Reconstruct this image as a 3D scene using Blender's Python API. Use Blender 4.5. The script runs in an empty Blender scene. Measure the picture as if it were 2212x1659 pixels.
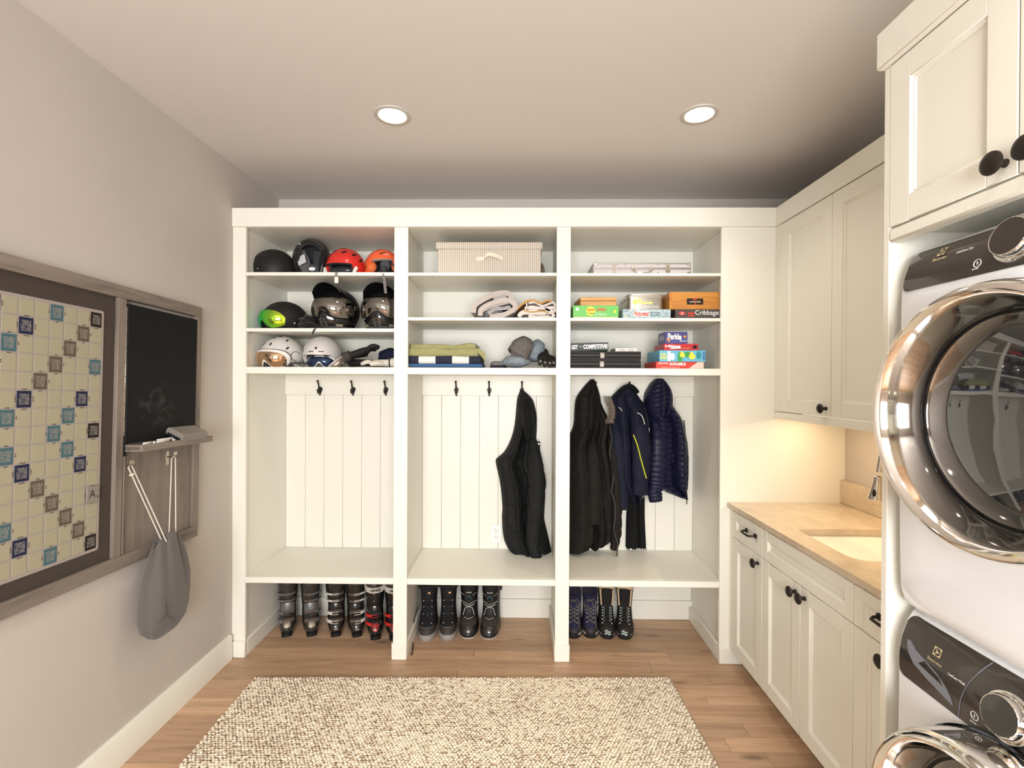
import bpy, math, random
from math import sin, cos, pi, sqrt, radians, floor, exp
from mathutils import Vector, Matrix, noise
RND = random.Random(11)
SC = bpy.context.scene
COL = SC.collection
# ---------------------------------------------------------------- camera
cam_d = bpy.data.cameras.new('camera'); cam = bpy.data.objects.new('camera', cam_d); COL.objects.link(cam)
cam_d.sensor_width = 36.0; cam_d.lens = 1050.0/2212*36; cam_d.clip_start = 0.02
yw, pt, rl = -0.01479, -0.00423, 0.00461
Fv = Vector((sin(yw)*cos(pt), cos(yw)*cos(pt), sin(pt))); R0 = Vector((cos(yw), -sin(yw), 0)); U0 = R0.cross(Fv)
Rv = R0*cos(rl)+U0*sin(rl); Uv = -R0*sin(rl)+U0*cos(rl)
M = Matrix((Rv, Uv, -Fv)).transposed().to_4x4(); M.translation = (0, 0, 1.541)
cam.matrix_world = M; SC.camera = cam
# ---------------------------------------------------------------- world, daylight, exposure
SC.view_settings.view_transform = 'Standard'; SC.view_settings.look = 'None'
SC.view_settings.gamma = 1.0; SC.view_settings.use_curve_mapping = False
SC.view_settings.exposure = -0.22
W = bpy.data.worlds.new('world'); SC.world = W; W.use_nodes = True
W.node_tree.nodes['Background'].inputs[0].default_value = (0.95, 0.96, 1.0, 1)
W.node_tree.nodes['Background'].inputs[1].default_value = 2.5
def area(name, loc, rot, sx, sy, power, col, spread=pi):
    d = bpy.data.lights.new(name, 'AREA'); d.shape = 'RECTANGLE'; d.size = sx; d.size_y = sy; d.energy = power; d.color = col; d.spread = spread
    o = bpy.data.objects.new(name, d); COL.objects.link(o); o.location = loc; o.rotation_euler = rot; return o
WIN = (-1.0, 1.1, 0.75, 2.25)                    # rear window x0,x1,z0,z1 in the wall behind the camera (y=-2.2)
area('window_daylight', (0.05, -2.32, 1.5), (radians(90), 0, 0), 2.1, 1.5, 330, (0.97, 0.985, 1.0))
CAN_POWER = 25; CAN_COL = (1.0, 0.90, 0.765)
UNDER_POWER = 5.0; UNDER_COL = (1.0, 0.73, 0.44)
# ---------------------------------------------------------------- materials
MATS = {}
def mat(name, col=(.8,.8,.8), rough=.5, metal=0., spec=.5, var=0., bump=0., bscale=60., emit=0., ecol=None, coat=0., sheen=0., alpha=None, tscale=None, rand=0., stretch=None, bdist=.002, col2=None, trans=0.):
    if name in MATS: return MATS[name]
    if max(col) < .09 and spec == .5 and not metal and not coat: spec = .12 if rough > .55 else (.22 if rough > .3 else .5)
    m = bpy.data.materials.new(name); m.use_nodes = True; MATS[name] = m
    nt = m.node_tree; n = nt.nodes; L = nt.links; b = n['Principled BSDF']
    b.inputs['Base Color'].default_value = (*col, 1); b.inputs['Roughness'].default_value = rough; b.inputs['Metallic'].default_value = metal
    b.inputs['Specular IOR Level'].default_value = spec; b.inputs['Coat Weight'].default_value = coat; b.inputs['Sheen Weight'].default_value = sheen
    b.inputs['Transmission Weight'].default_value = trans
    if emit: b.inputs['Emission Color'].default_value = (*(ecol or col), 1); b.inputs['Emission Strength'].default_value = emit
    src = None
    if var or bump or col2:
        tc = n.new('ShaderNodeTexCoord'); mp = n.new('ShaderNodeMapping'); L.new(tc.outputs['Object'], mp.inputs[0])
        if stretch: mp.inputs['Scale'].default_value = stretch
        tx = n.new('ShaderNodeTexNoise'); tx.inputs['Scale'].default_value = tscale or bscale; tx.inputs['Detail'].default_value = 4; L.new(mp.outputs[0], tx.inputs[0])
        if var or col2:
            mx = n.new('ShaderNodeMix'); mx.data_type = 'RGBA'
            c2 = col2 or tuple(max(0, c*(1-var)) for c in col)
            mx.inputs['A'].default_value = (*c2, 1); mx.inputs['B'].default_value = (*(col if col2 else tuple(min(1, c*(1+var*.6)) for c in col)), 1)
            rp = n.new('ShaderNodeMapRange'); rp.inputs[1].default_value = .35; rp.inputs[2].default_value = .65
            L.new(tx.outputs[0], rp.inputs[0]); L.new(rp.outputs[0], mx.inputs['Factor']); src = mx.outputs['Result']
        if bump:
            t2 = n.new('ShaderNodeTexNoise'); t2.inputs['Scale'].default_value = bscale; t2.inputs['Detail'].default_value = 3; L.new(mp.outputs[0], t2.inputs[0])
            bp = n.new('ShaderNodeBump'); bp.inputs['Strength'].default_value = bump; bp.inputs['Distance'].default_value = bdist
            L.new(t2.outputs[0], bp.inputs['Height']); L.new(bp.outputs[0], b.inputs['Normal'])
    if rand:
        oi = n.new('ShaderNodeObjectInfo'); hs = n.new('ShaderNodeHueSaturation'); mr = n.new('ShaderNodeMapRange')
        mr.inputs[3].default_value = 1-rand; mr.inputs[4].default_value = 1+rand
        L.new(oi.outputs['Random'], mr.inputs[0]); L.new(mr.outputs[0], hs.inputs['Value'])
        if src: L.new(src, hs.inputs['Color'])
        else: hs.inputs['Color'].default_value = (*col, 1)
        src = hs.outputs[0]
    if src: L.new(src, b.inputs['Base Color'])
    return m
def wood_mat(name, c1, c2, dark, along='X', rough=.45, knots=True, rand=.16, scale=1.0):
    m = bpy.data.materials.new(name); m.use_nodes = True; MATS[name] = m
    nt = m.node_tree; n = nt.nodes; L = nt.links; b = n['Principled BSDF']; b.inputs['Roughness'].default_value = rough
    tc = n.new('ShaderNodeTexCoord'); oi = n.new('ShaderNodeObjectInfo'); vm = n.new('ShaderNodeVectorMath'); vm.operation = 'MULTIPLY_ADD'
    cx = n.new('ShaderNodeCombineXYZ')
    for i, f in enumerate((37., 91., 53.)):
        q = n.new('ShaderNodeMath'); q.operation = 'MULTIPLY'; q.inputs[1].default_value = f; L.new(oi.outputs['Random'], q.inputs[0]); L.new(q.outputs[0], cx.inputs[i])
    L.new(tc.outputs['Object'], vm.inputs[0]); vm.inputs[1].default_value = (1, 1, 1); L.new(cx.outputs[0], vm.inputs[2])
    mp = n.new('ShaderNodeMapping'); k = {'X': (1.3, 15, 15), 'Y': (15, 1.3, 15), 'Z': (15, 15, 1.3)}[along]
    mp.inputs['Scale'].default_value = tuple(v*scale for v in k); L.new(vm.outputs[0], mp.inputs[0])
    t = n.new('ShaderNodeTexNoise'); t.inputs['Scale'].default_value = 2.2; t.inputs['Detail'].default_value = 8; t.inputs['Roughness'].default_value = .62; t.inputs['Distortion'].default_value = .6; L.new(mp.outputs[0], t.inputs[0])
    cr = n.new('ShaderNodeValToRGB'); e = cr.color_ramp.elements; e[0].position = .3; e[0].color = (*dark, 1); e[1].position = .72; e[1].color = (*c1, 1)
    w = e.new(.47); w.color = (*c2, 1); L.new(t.outputs[0], cr.inputs[0])
    src = cr.outputs[0]
    if knots:
        mk = n.new('ShaderNodeMapping'); mk.inputs['Scale'].default_value = (1.6, 5.0, 1.0); L.new(vm.outputs[0], mk.inputs[0])
        vo = n.new('ShaderNodeTexVoronoi'); vo.inputs['Scale'].default_value = 1.25; L.new(mk.outputs[0], vo.inputs[0])
        rr = n.new('ShaderNodeMapRange'); rr.inputs[1].default_value = .03; rr.inputs[2].default_value = .14; rr.inputs[3].default_value = .85; rr.inputs[4].default_value = 0; L.new(vo.outputs['Distance'], rr.inputs[0])
        mx = n.new('ShaderNodeMix'); mx.data_type = 'RGBA'; mx.inputs['B'].default_value = (dark[0]*.45, dark[1]*.42, dark[2]*.42, 1); L.new(rr.outputs[0], mx.inputs['Factor']); L.new(src, mx.inputs['A']); src = mx.outputs['Result']
    hs = n.new('ShaderNodeHueSaturation'); mr = n.new('ShaderNodeMapRange'); mr.inputs[3].default_value = 1-rand; mr.inputs[4].default_value = 1+rand
    L.new(oi.outputs['Random'], mr.inputs[0]); L.new(mr.outputs[0], hs.inputs['Value']); L.new(src, hs.inputs['Color']); L.new(hs.outputs[0], b.inputs['Base Color'])
    bp = n.new('ShaderNodeBump'); bp.inputs['Strength'].default_value = .15; bp.inputs['Distance'].default_value = .002; L.new(t.outputs[0], bp.inputs['Height']); L.new(bp.outputs[0], b.inputs['Normal'])
    return m
def step_mat(name, axis, period, cols, duty=.5, rough=.85, phase=0., angle=0., bump=0.):
    """two colour stripes along an object axis"""
    m = bpy.data.materials.new(name); m.use_nodes = True; MATS[name] = m
    nt = m.node_tree; n = nt.nodes; L = nt.links; b = n['Principled BSDF']; b.inputs['Roughness'].default_value = rough
    tc = n.new('ShaderNodeTexCoord'); sx = n.new('ShaderNodeSeparateXYZ'); L.new(tc.outputs['Object'], sx.inputs[0])
    a = n.new('ShaderNodeMath'); a.operation = 'MULTIPLY_ADD'; a.inputs[1].default_value = 1/period; a.inputs[2].default_value = phase+50; L.new(sx.outputs[axis], a.inputs[0])
    f = n.new('ShaderNodeMath'); f.operation = 'FRACT'; L.new(a.outputs[0], f.inputs[0])
    g = n.new('ShaderNodeMath'); g.operation = 'GREATER_THAN'; g.inputs[1].default_value = duty; L.new(f.outputs[0], g.inputs[0])
    mx = n.new('ShaderNodeMix'); mx.data_type = 'RGBA'; mx.inputs['A'].default_value = (*cols[0], 1); mx.inputs['B'].default_value = (*cols[1], 1)
    L.new(g.outputs[0], mx.inputs['Factor']); L.new(mx.outputs['Result'], b.inputs['Base Color'])
    return m
white = mat('white_paint', (.79,.77,.685), .42, bump=.03, bscale=35)
wallp = mat('greige_wall_paint', (.52,.472,.425), .75, bump=.12, bscale=45, var=.03, tscale=2)
ceilp = mat('ceiling_paint', (.66,.62,.585), .85, bump=.10, bscale=40)
oak = wood_mat('oak_floor', (.60,.40,.26), (.50,.32,.195), (.38,.24,.15))
greywood = wood_mat('grey_stained_wood', (.25,.205,.17), (.20,.165,.135), (.12,.10,.085), along='Y', rough=.55, knots=False, rand=.05)
bronze = mat('dark_bronze', (.028,.022,.019), .38, .6)
chrome = mat('chrome', (.80,.77,.73), .07, 1.)
satin = mat('brushed_nickel', (.56,.51,.45), .26, 1.)
blackm = mat('black_plastic', (.012,.012,.013), .35)
blackg = mat('black_gloss', (.008,.008,.009), .08, spec=.6)
blackr = mat('black_matte', (.016,.015,.015), .65)
appw = mat('appliance_white', (.80,.82,.85), .18, coat=.3)
appd = mat('appliance_graphite', (.055,.047,.042), .16, .35, coat=.5)
cream_ink = mat('white_ink', (.85,.84,.80), .5)
gold_ink = mat('gold_ink', (.72,.60,.36), .4, .4)
red_ink = mat('red_ink', (.70,.03,.02), .5)
def flat(name, c, rough=.55, **k): return mat(name, c, rough, **k)
# ---------------------------------------------------------------- mesh builder
class MB:
    def __init__(s): s.v = []; s.f = []; s.sm = []; s.mi = []; s.M = None; s.cur = 0
    def add(s, vs, fs, smooth=False):
        o = len(s.v)
        if s.M is not None: vs = [s.M @ Vector(p) for p in vs]
        s.v += [tuple(p) for p in vs]
        for f in fs: s.f.append(tuple(i+o for i in f)); s.sm.append(smooth); s.mi.append(s.cur)
        return s
    def box(s, x0, x1, y0, y1, z0, z1, b=0.):
        if x1 < x0: x0, x1 = x1, x0
        if y1 < y0: y0, y1 = y1, y0
        if z1 < z0: z0, z1 = z1, z0
        if b <= 0:
            vs = [(x, y, z) for z in (z0, z1) for y in (y0, y1) for x in (x0, x1)]
            return s.add(vs, [(0,2,3,1),(4,5,7,6),(0,1,5,4),(2,6,7,3),(0,4,6,2),(1,3,7,5)])
        b = min(b, (x1-x0)*.49, (y1-y0)*.49, (z1-z0)*.49)
        vs = []; c = {}
        for i, (x, sx) in enumerate(((x0, 1), (x1, -1))):
            for j, (y, sy) in enumerate(((y0, 1), (y1, -1))):
                for k, (z, sz) in enumerate(((z0, 1), (z1, -1))):
                    c[i,j,k] = (len(vs), len(vs)+1, len(vs)+2)
                    vs += [(x, y+sy*b, z+sz*b), (x+sx*b, y, z+sz*b), (x+sx*b, y+sy*b, z)]
        fs = []
        for i in (0, 1):
            q = [c[i,0,0][0], c[i,1,0][0], c[i,1,1][0], c[i,0,1][0]]; fs.append(q if i else q[::-1])
            q = [c[0,i,0][1], c[1,i,0][1], c[1,i,1][1], c[0,i,1][1]]; fs.append(q[::-1] if i else q)
            q = [c[0,0,i][2], c[1,0,i][2], c[1,1,i][2], c[0,1,i][2]]; fs.append(q if i else q[::-1])
        for j in (0, 1):
            for k in (0, 1):
                q = [c[0,j,k][1], c[0,j,k][2], c[1,j,k][2], c[1,j,k][1]]; fs.append(q if (j == k) else q[::-1])
                q = [c[j,0,k][0], c[j,0,k][2], c[j,1,k][2], c[j,1,k][0]]; fs.append(q[::-1] if (j == k) else q)
                q = [c[j,k,0][0], c[j,k,0][1], c[j,k,1][1], c[j,k,1][0]]; fs.append(q if (j == k) else q[::-1])
        for i in (0, 1):
            for j in (0, 1):
                for k in (0, 1):
                    q = list(c[i,j,k]); fs.append(q if (i+j+k) % 2 else q[::-1])
        return s.add(vs, fs)
    def loft(s, rings, cap=True, smooth=True, closed=True):
        n = len(rings[0]); vs = [p for r in rings for p in r]; fs = []
        for i in range(len(rings)-1):
            for j in range(n if closed else n-1):
                k = (j+1) % n; fs.append((i*n+j, i*n+k, (i+1)*n+k, (i+1)*n+j))
        s.add(vs, fs, smooth)
        if cap: s.add(rings[0], [tuple(range(n-1, -1, -1))], False); s.add(rings[-1], [tuple(range(n))], False)
        return s
    def lathe(s, prof, n=32, mtx=None, cap=False, smooth=True):
        """prof: (r, h) about local z"""
        rings = []
        for r, h in prof:
            ring = [Vector((r*cos(2*pi*i/n), r*sin(2*pi*i/n), h)) for i in range(n)]
            if mtx: ring = [mtx @ p for p in ring]
            rings.append(ring)
        return s.loft(rings, cap, smooth)
    def tube(s, pts, r, n=8, cap=True, closed=False, flat_=None):
        pts = [Vector(p) for p in pts]; m = len(pts)
        rr = r if isinstance(r, (list, tuple)) else [r]*m
        rings = []; up = None
        for i in range(m):
            a = pts[(i-1) % m] if (closed or i > 0) else pts[i]; b = pts[(i+1) % m] if (closed or i < m-1) else pts[i]
            t = (b-a).normalized() if (b-a).length > 1e-9 else Vector((0, 0, 1))
            if up is None: up = Vector((0, 0, 1)) if abs(t.z) < .9 else Vector((1, 0, 0))
            sd = t.cross(up); sd = sd.normalized() if sd.length > 1e-6 else Vector((1, 0, 0)); up = sd.cross(t).normalized()
            fl = flat_ or 1.
            rings.append([pts[i]+(sd*cos(2*pi*k/n)+up*sin(2*pi*k/n)*fl)*rr[i] for k in range(n)])
        if closed: rings.append(rings[0]); cap = False
        return s.loft(rings, cap)
    def grid(s, fn, nu, nv, smooth=True, flip=False):
        vs = [fn(i/nu, j/nv) for j in range(nv+1) for i in range(nu+1)]; fs = []
        for j in range(nv):
            for i in range(nu):
                a = j*(nu+1)+i; q = (a, a+1, a+nu+2, a+nu+1); fs.append(q[::-1] if flip else q)
        return s.add(vs, fs, smooth)
    def slab(s, fn, off, nu, nv, smooth=True):
        """closed sheet: fn(u,v) front, off(u,v) back"""
        A = [fn(i/nu, j/nv) for j in range(nv+1) for i in range(nu+1)]; B = [off(i/nu, j/nv) for j in range(nv+1) for i in range(nu+1)]
        N = len(A); fs = []; w = nu+1
        for j in range(nv):
            for i in range(nu):
                a = j*w+i; fs.append((a, a+1, a+w+1, a+w)); fs.append((N+a+w, N+a+w+1, N+a+1, N+a))
        e = [i for i in range(w)]+[j*w+nu for j in range(1, nv+1)]+[nv*w+i for i in range(nu-1, -1, -1)]+[j*w for j in range(nv-1, 0, -1)]
        for k in range(len(e)): a, b = e[k], e[(k+1) % len(e)]; fs.append((b, a, N+a, N+b))
        return s.add(A+B, fs, smooth)
    def ell(s, c, r, nu=20, nv=12, mtx=None, fn=None):
        c = Vector(c); rings = []
        for j in range(nv+1):
            e = -pi/2+pi*j/nv; ring = []
            for i in range(nu):
                a = 2*pi*i/nu; d = Vector((cos(e)*cos(a), cos(e)*sin(a), sin(e)))
                k = 1. if fn is None else fn(d)
                p = Vector((d.x*r[0]*k, d.y*r[1]*k, d.z*r[2]*k)); ring.append((mtx @ p if mtx else p)+c)
            rings.append(ring)
        return s.loft(rings, False)
    def prism(s, poly, axis, a, b, smooth=False):
        """poly in the two other axes, extruded from a to b along axis"""
        def P(p, t): return {'x': (t, p[0], p[1]), 'y': (p[0], t, p[1]), 'z': (p[0], p[1], t)}[axis]
        n = len(poly); vs = [P(p, a) for p in poly]+[P(p, b) for p in poly]
        fs = [tuple(range(n-1, -1, -1)), tuple(range(n, 2*n))]
        s.add(vs, [(i, (i+1) % n, n+(i+1) % n, n+i) for i in range(n)], smooth); s.add(vs, fs, False); return s
ORG = {}
def link(o, parent=None):
    COL.objects.link(o)
    if parent is not None: o.parent = parent
    return o
def build(name, mb, mats, parent=None, world=True, loc=None):
    """one mesh object; world=True: vertices are given in room coordinates"""
    off = Vector((0, 0, 0))
    if world and parent is not None: off = ORG[parent]
    if parent is None and loc is not None and world: off = Vector(loc)
    me = bpy.data.meshes.new(name)
    me.from_pydata([(p[0]-off.x, p[1]-off.y, p[2]-off.z) for p in mb.v], [], mb.f)
    for m in (mats if isinstance(mats, (list, tuple)) else [mats]): me.materials.append(m)
    me.polygons.foreach_set('use_smooth', mb.sm); me.polygons.foreach_set('material_index', mb.mi)
    import bmesh
    bm = bmesh.new(); bm.from_mesh(me); bmesh.ops.remove_doubles(bm, verts=bm.verts, dist=1e-6); bmesh.ops.recalc_face_normals(bm, faces=bm.faces); bm.to_mesh(me); bm.free(); me.set_sharp_from_angle(angle=radians(42)); me.update()
    o = bpy.data.objects.new(name, me); link(o, parent)
    ORG[o] = ORG.get(parent, Vector()) if parent is not None else Vector(loc or (0, 0, 0))
    if parent is None and loc is not None: o.location = loc
    return o
def tag(o, label=None, cat=None, group=None, kind=None):
    if label: o['label'] = label
    if cat: o['category'] = cat
    if group: o['group'] = group
    if kind: o['kind'] = kind
    return o
def thing(name, loc, label, cat, group=None, rot=None):
    o = bpy.data.objects.new(name, None); COL.objects.link(o); o.location = loc; o.empty_display_size = .05; ORG[o] = Vector(loc)
    if rot: o.rotation_euler = rot
    return tag(o, label, cat, group)
def copy_tree(o, parent=None):
    c = o.copy(); COL.objects.link(c); c.parent = parent
    for ch in list(o.children): copy_tree(ch, c)
    return c
def box(name, parent, m, x0, x1, y0, y1, z0, z1, b=.002, world=True): return build(name, MB().box(x0, x1, y0, y1, z0, z1, b), m, parent, world)
TXT = {}
def text_mesh(s, bold=0., spacing=1., line=.85):
    k = (s, bold, spacing, line)
    if k in TXT: return TXT[k]
    c = bpy.data.curves.new('lettering', 'FONT'); c.body = s; c.align_x = 'CENTER'; c.size = 1; c.offset = bold; c.space_character = spacing; c.space_line = line; c.resolution_u = 3; c.extrude = 0
    o = bpy.data.objects.new('lettering', c); COL.objects.link(o)
    dg = bpy.context.evaluated_depsgraph_get(); me = bpy.data.meshes.new_from_object(o.evaluated_get(dg)); bpy.data.objects.remove(o)
    xs = [v.co.x for v in me.vertices]; ys = [v.co.y for v in me.vertices]
    TXT[k] = ([(v.co.x-(min(xs)+max(xs))/2, v.co.y-(min(ys)+max(ys))/2) for v in me.vertices], [tuple(p.vertices) for p in me.polygons], max(xs)-min(xs), max(ys)-min(ys)); return TXT[k]
def text_mb(s, c, right, up, w, h=None, bold=0.02, spacing=1., bend=None, mb=None, line=.85):
    vs, fs, tw, th = text_mesh(s, bold, spacing, line); kx = w/tw; ky = (h/th) if h else kx
    c = Vector(c); right = Vector(right); up = Vector(up); nrm = right.cross(up)
    mb = mb or MB()
    out = []
    for x, y in vs:
        p = c+right*x*kx+up*y*ky
        if bend: p = bend(p)
        out.append(p)
    mb.add(out, fs); return mb
def letter(s, parent, m, c, right, up, w, h=None, bold=.02, name='lettering', **k):
    world = k.pop('world', True)
    return build(name, text_mb(s, c, right, up, w, h, bold, **k), m, parent, world)
def rotm(rx=0, ry=0, rz=0, t=(0, 0, 0)):
    return Matrix.Translation(t) @ Matrix.Rotation(rz, 4, 'Z') @ Matrix.Rotation(ry, 4, 'Y') @ Matrix.Rotation(rx, 4, 'X')
def smooth_path(pts, k=6):
    pts = [Vector(p) for p in pts]; out = []
    for i in range(len(pts)-1):
        p0 = pts[max(i-1, 0)]; p1 = pts[i]; p2 = pts[i+1]; p3 = pts[min(i+2, len(pts)-1)]
        for j in range(k):
            t = j/k; out.append(.5*((2*p1)+(p2-p0)*t+(2*p0-5*p1+4*p2-p3)*t*t+(3*p1-p0-3*p2+p3)*t**3))
    out.append(pts[-1]); return out
# ================================================================ room shell
XL, XR, YB, YR, ZC = -1.597, 1.786, 3.202, -2.2, 2.743
def struct(name, mb, m, parent=None):
    o = build(name, mb, m, parent); o['kind'] = 'structure'; return o
struct('wall_left', MB().box(XL-.12, XL, YR-.12, YB+.12, -.05, ZC+.15), wallp)
struct('wall_right', MB().box(XR, XR+.12, YR-.12, YB+.12, -.05, ZC+.15), wallp)
struct('wall_back', MB().box(XL, XR, YB, YB+.12, -.05, ZC+.15), wallp)
wx0, wx1, wz0, wz1 = WIN
m_ = MB(); m_.box(XL, wx0, YR-.12, YR, -.05, ZC+.15); m_.box(wx1, XR, YR-.12, YR, -.05, ZC+.15); m_.box(wx0, wx1, YR-.12, YR, -.05, wz0); m_.box(wx0, wx1, YR-.12, YR, wz1, ZC+.15)
struct('wall_front', m_, wallp)
wm = MB(); t = .05
wm.box(wx0, wx0+t, YR-.09, YR-.03, wz0, wz1, .004); wm.box(wx1-t, wx1, YR-.09, YR-.03, wz0, wz1, .004); wm.box(wx0+t, wx1-t, YR-.09, YR-.03, wz0, wz0+t, .004); wm.box(wx0+t, wx1-t, YR-.09, YR-.03, wz1-t, wz1, .004)
wo = struct('window_1', wm, white)
for k in (1, 2, 3):
    x = wx0+(wx1-wx0)*k/4; struct('muntin', MB().box(x-.012, x+.012, YR-.075, YR-.045, wz0+t, wz1-t, .003), white, wo)
for k in (1, 2):
    z = wz0+(wz1-wz0)*k/3; struct('muntin', MB().box(wx0+t, wx1-t, YR-.073, YR-.047, z-.012, z+.012, .003), white, wo)
gl = bpy.data.materials.new('window_glass'); gl.use_nodes = True; nt = gl.node_tree; nt.nodes.remove(nt.nodes['Principled BSDF'])
a_ = nt.nodes.new('ShaderNodeBsdfTransparent'); b_ = nt.nodes.new('ShaderNodeBsdfGlossy'); b_.inputs['Roughness'].default_value = .02; x_ = nt.nodes.new('ShaderNodeMixShader'); x_.inputs[0].default_value = .07
nt.links.new(a_.outputs[0], x_.inputs[1]); nt.links.new(b_.outputs[0], x_.inputs[2]); nt.links.new(x_.outputs[0], nt.nodes['Material Output'].inputs[0])
struct('pane', MB().box(wx0+t, wx1-t, YR-.062, YR-.058, wz0+t, wz1-t), gl, wo)
# ceiling with round cut-outs for the recessed lights
LX = (-.578, .800); LY = (2.192, .55, -1.1); HR = .066; CS = .1
m_ = MB()
xs = [XL, LX[0]-CS, LX[0]+CS, LX[1]-CS, LX[1]+CS, XR]; ys = [YR, LY[2]-CS, LY[2]+CS, LY[1]-CS, LY[1]+CS, LY[0]-CS, LY[0]+CS, YB]
for i in range(5):
    for j in range(7):
        if i in (1, 3) and j in (1, 3, 5):
            cx, cy = LX[0 if i == 1 else 1], LY[{1: 2, 3: 1, 5: 0}[j]]; n = 48; A = []; B = []
            for k in range(n):
                a = 2*pi*k/n; A.append((cx+HR*cos(a), cy+HR*sin(a), ZC)); q = max(abs(cos(a)), abs(sin(a))); B.append((cx+CS*cos(a)/q, cy+CS*sin(a)/q, ZC))
            m_.add(A+B, [(k, (k+1) % n, n+(k+1) % n, n+k) for k in range(n)])
            up = [(p[0], p[1], ZC+.012) for p in A]; m_.add(A+up, [(k, (k+1) % n, n+(k+1) % n, n+k) for k in range(n)])
        else: m_.add([(xs[i], ys[j], ZC), (xs[i+1], ys[j], ZC), (xs[i+1], ys[j+1], ZC), (xs[i], ys[j+1], ZC)], [(0, 1, 2, 3)])
m_.box(XL, XR, YR, YB, ZC+.16, ZC+.2)
struct('ceiling', m_, ceilp)
# floor: oak planks laid across the room, every plank a part
fl = struct('floor', MB().box(XL, XR, YR, YB, -.06, -.014), mat('subfloor', (.10,.07,.05), .9))
seams = [3.2, 3.06, 2.9, 2.78, 2.69, 2.585, 2.4835, 2.40, 2.333, 2.213, 2.12, 2.04, 1.929, 1.83]
while seams[-1] > YR: seams.append(max(YR, seams[-1]-RND.choice((.09, .12, .105, .14))))
fixed_cut = {4: [.72], 11: [1.03], 2: [-.95]}
for i in range(len(seams)-1):
    y1, y0 = seams[i], seams[i+1]
    if y1-y0 < .02: continue
    cuts = [XL]; x = XL+RND.uniform(.5, 1.5)
    if i in fixed_cut: cuts += fixed_cut[i]
    else:
        while x < XR-.3: cuts.append(x); x += RND.uniform(1.1, 1.9)
    cuts.append(XR)
    for a, b in zip(cuts, cuts[1:]):
        o = build('plank', MB().box(a+.0006, b-.0006, y0+.0006, y1-.0006, -.014, -RND.uniform(0, .0006), .0006), oak, fl)
# baseboard on the left wall
struct('baseboard_left', MB().prism([(XL, 0), (XL+.016, 0), (XL+.016, .128), (XL+.011, .136), (XL, .136)], 'y', YR, 2.66), white)
struct('baseboard_front', MB().box(XL+.016, XR, YR, YR+.016, 0, .13, .003), white)
# recessed ceiling lights
lens_m = mat('lamp_lens', (1, .93, .82), emit=16, ecol=(1, .9, .74)); refl_m = mat('lamp_reflector', (.92, .90, .86), .3, emit=1.3, ecol=(1, .92, .80)); trim_m = mat('lamp_trim', (.50, .47, .43), .5)
def can(x, y, label):
    r = thing('recessed_light', (x, y, ZC), label, 'ceiling light', 'recessed lights in the ceiling')
    T = Matrix.Translation((x, y, ZC))
    build('trim_ring', MB().lathe([(.0815, .0), (.080, -.004), (.072, -.006), (.064, -.005), (.0605, .002)], 48, T), trim_m, r)
    build('reflector', MB().lathe([(.0605, .002), (.0575, .020), (.053, .040), (.0485, .055)], 48, T), refl_m, r)
    build('baffle', MB().lathe([(.0485, .055), (.0500, .058), (.0440, .0605)], 48, T), mat('lamp_baffle', (.25, .18, .12), .5), r)
    build('lens', MB().lathe([(.0440, .0605), (.02, .060), (.0001, .0598)], 32, T), lens_m, r)
    d = bpy.data.lights.new('can_lamp', 'SPOT'); d.energy = CAN_POWER; d.color = CAN_COL; d.spot_size = radians(124); d.spot_blend = 1.0; d.shadow_soft_size = .045
    o = bpy.data.objects.new('can_lamp', d); COL.objects.link(o); o.location = (x, y, ZC-.012)
can(LX[0], LY[0], 'recessed ceiling light nearer the word-game board wall, in front of the lockers')
can(LX[1], LY[0], 'recessed ceiling light nearer the wall cabinet, in front of the lockers')
for k, yy in ((1, 'middle'), (2, 'rear')):
    can(LX[0], LY[k], 'recessed ceiling light in the %s row on the game-board side of the ceiling' % yy); can(LX[1], LY[k], 'recessed ceiling light in the %s row on the laundry side of the ceiling' % yy)
# ================================================================ rug
TH = .022
rug = thing('rug', (-.265, 1.73, 0), 'cream chunky woven wool rug flecked with brown, on the oak floor', 'rug', rot=(0, 0, TH))
RW, RL = 1.076, .775
build('backing', MB().box(-RW, RW, -RL, RL, .001, .008, .003), mat('rug_backing', (.50, .42, .32), .95), rug, world=False)
def island_mat(name, c1, c2, rough=.95):
    m = bpy.data.materials.new(name); m.use_nodes = True; n = m.node_tree.nodes; L = m.node_tree.links; b = n['Principled BSDF']; b.inputs['Roughness'].default_value = rough; b.inputs['Sheen Weight'].default_value = .25
    g = n.new('ShaderNodeNewGeometry'); x = n.new('ShaderNodeMix'); x.data_type = 'RGBA'; x.inputs['A'].default_value = (*c1, 1); x.inputs['B'].default_value = (*c2, 1); L.new(g.outputs['Random Per Island'], x.inputs['Factor']); L.new(x.outputs['Result'], b.inputs['Base Color']); return m
pV = [(1, 0, 0), (.55, .8, .1), (-.55, .8, .1), (-1, 0, 0), (-.55, -.8, .1), (.55, -.8, .1), (.5, 0, .92), (-.5, 0, .92), (.3, .5, .75), (-.3, .5, .75), (-.3, -.5, .75), (.3, -.5, .75)]
pF = [(0, 1, 8, 6), (1, 2, 9, 8), (2, 3, 7, 9), (3, 4, 10, 7), (4, 5, 11, 10), (5, 0, 6, 11), (6, 8, 9, 7), (6, 7, 10, 11)]
def loops(pts):
    vs = []; fs = []
    for (x, y, z, a, l, w, h) in pts:
        o = len(vs); ca, sa = cos(a), sin(a)
        for p in pV: vs.append((x+p[0]*l*ca-p[1]*w*sa, y+p[0]*l*sa+p[1]*w*ca, z+p[2]*h))
        fs += [tuple(i+o for i in f) for f in pF]
    return vs, fs
LP = []; BP = []; dx, dy = .0155, .0128; nx = int(2*RW/dx); ny = int(2*RL/dy)
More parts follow.
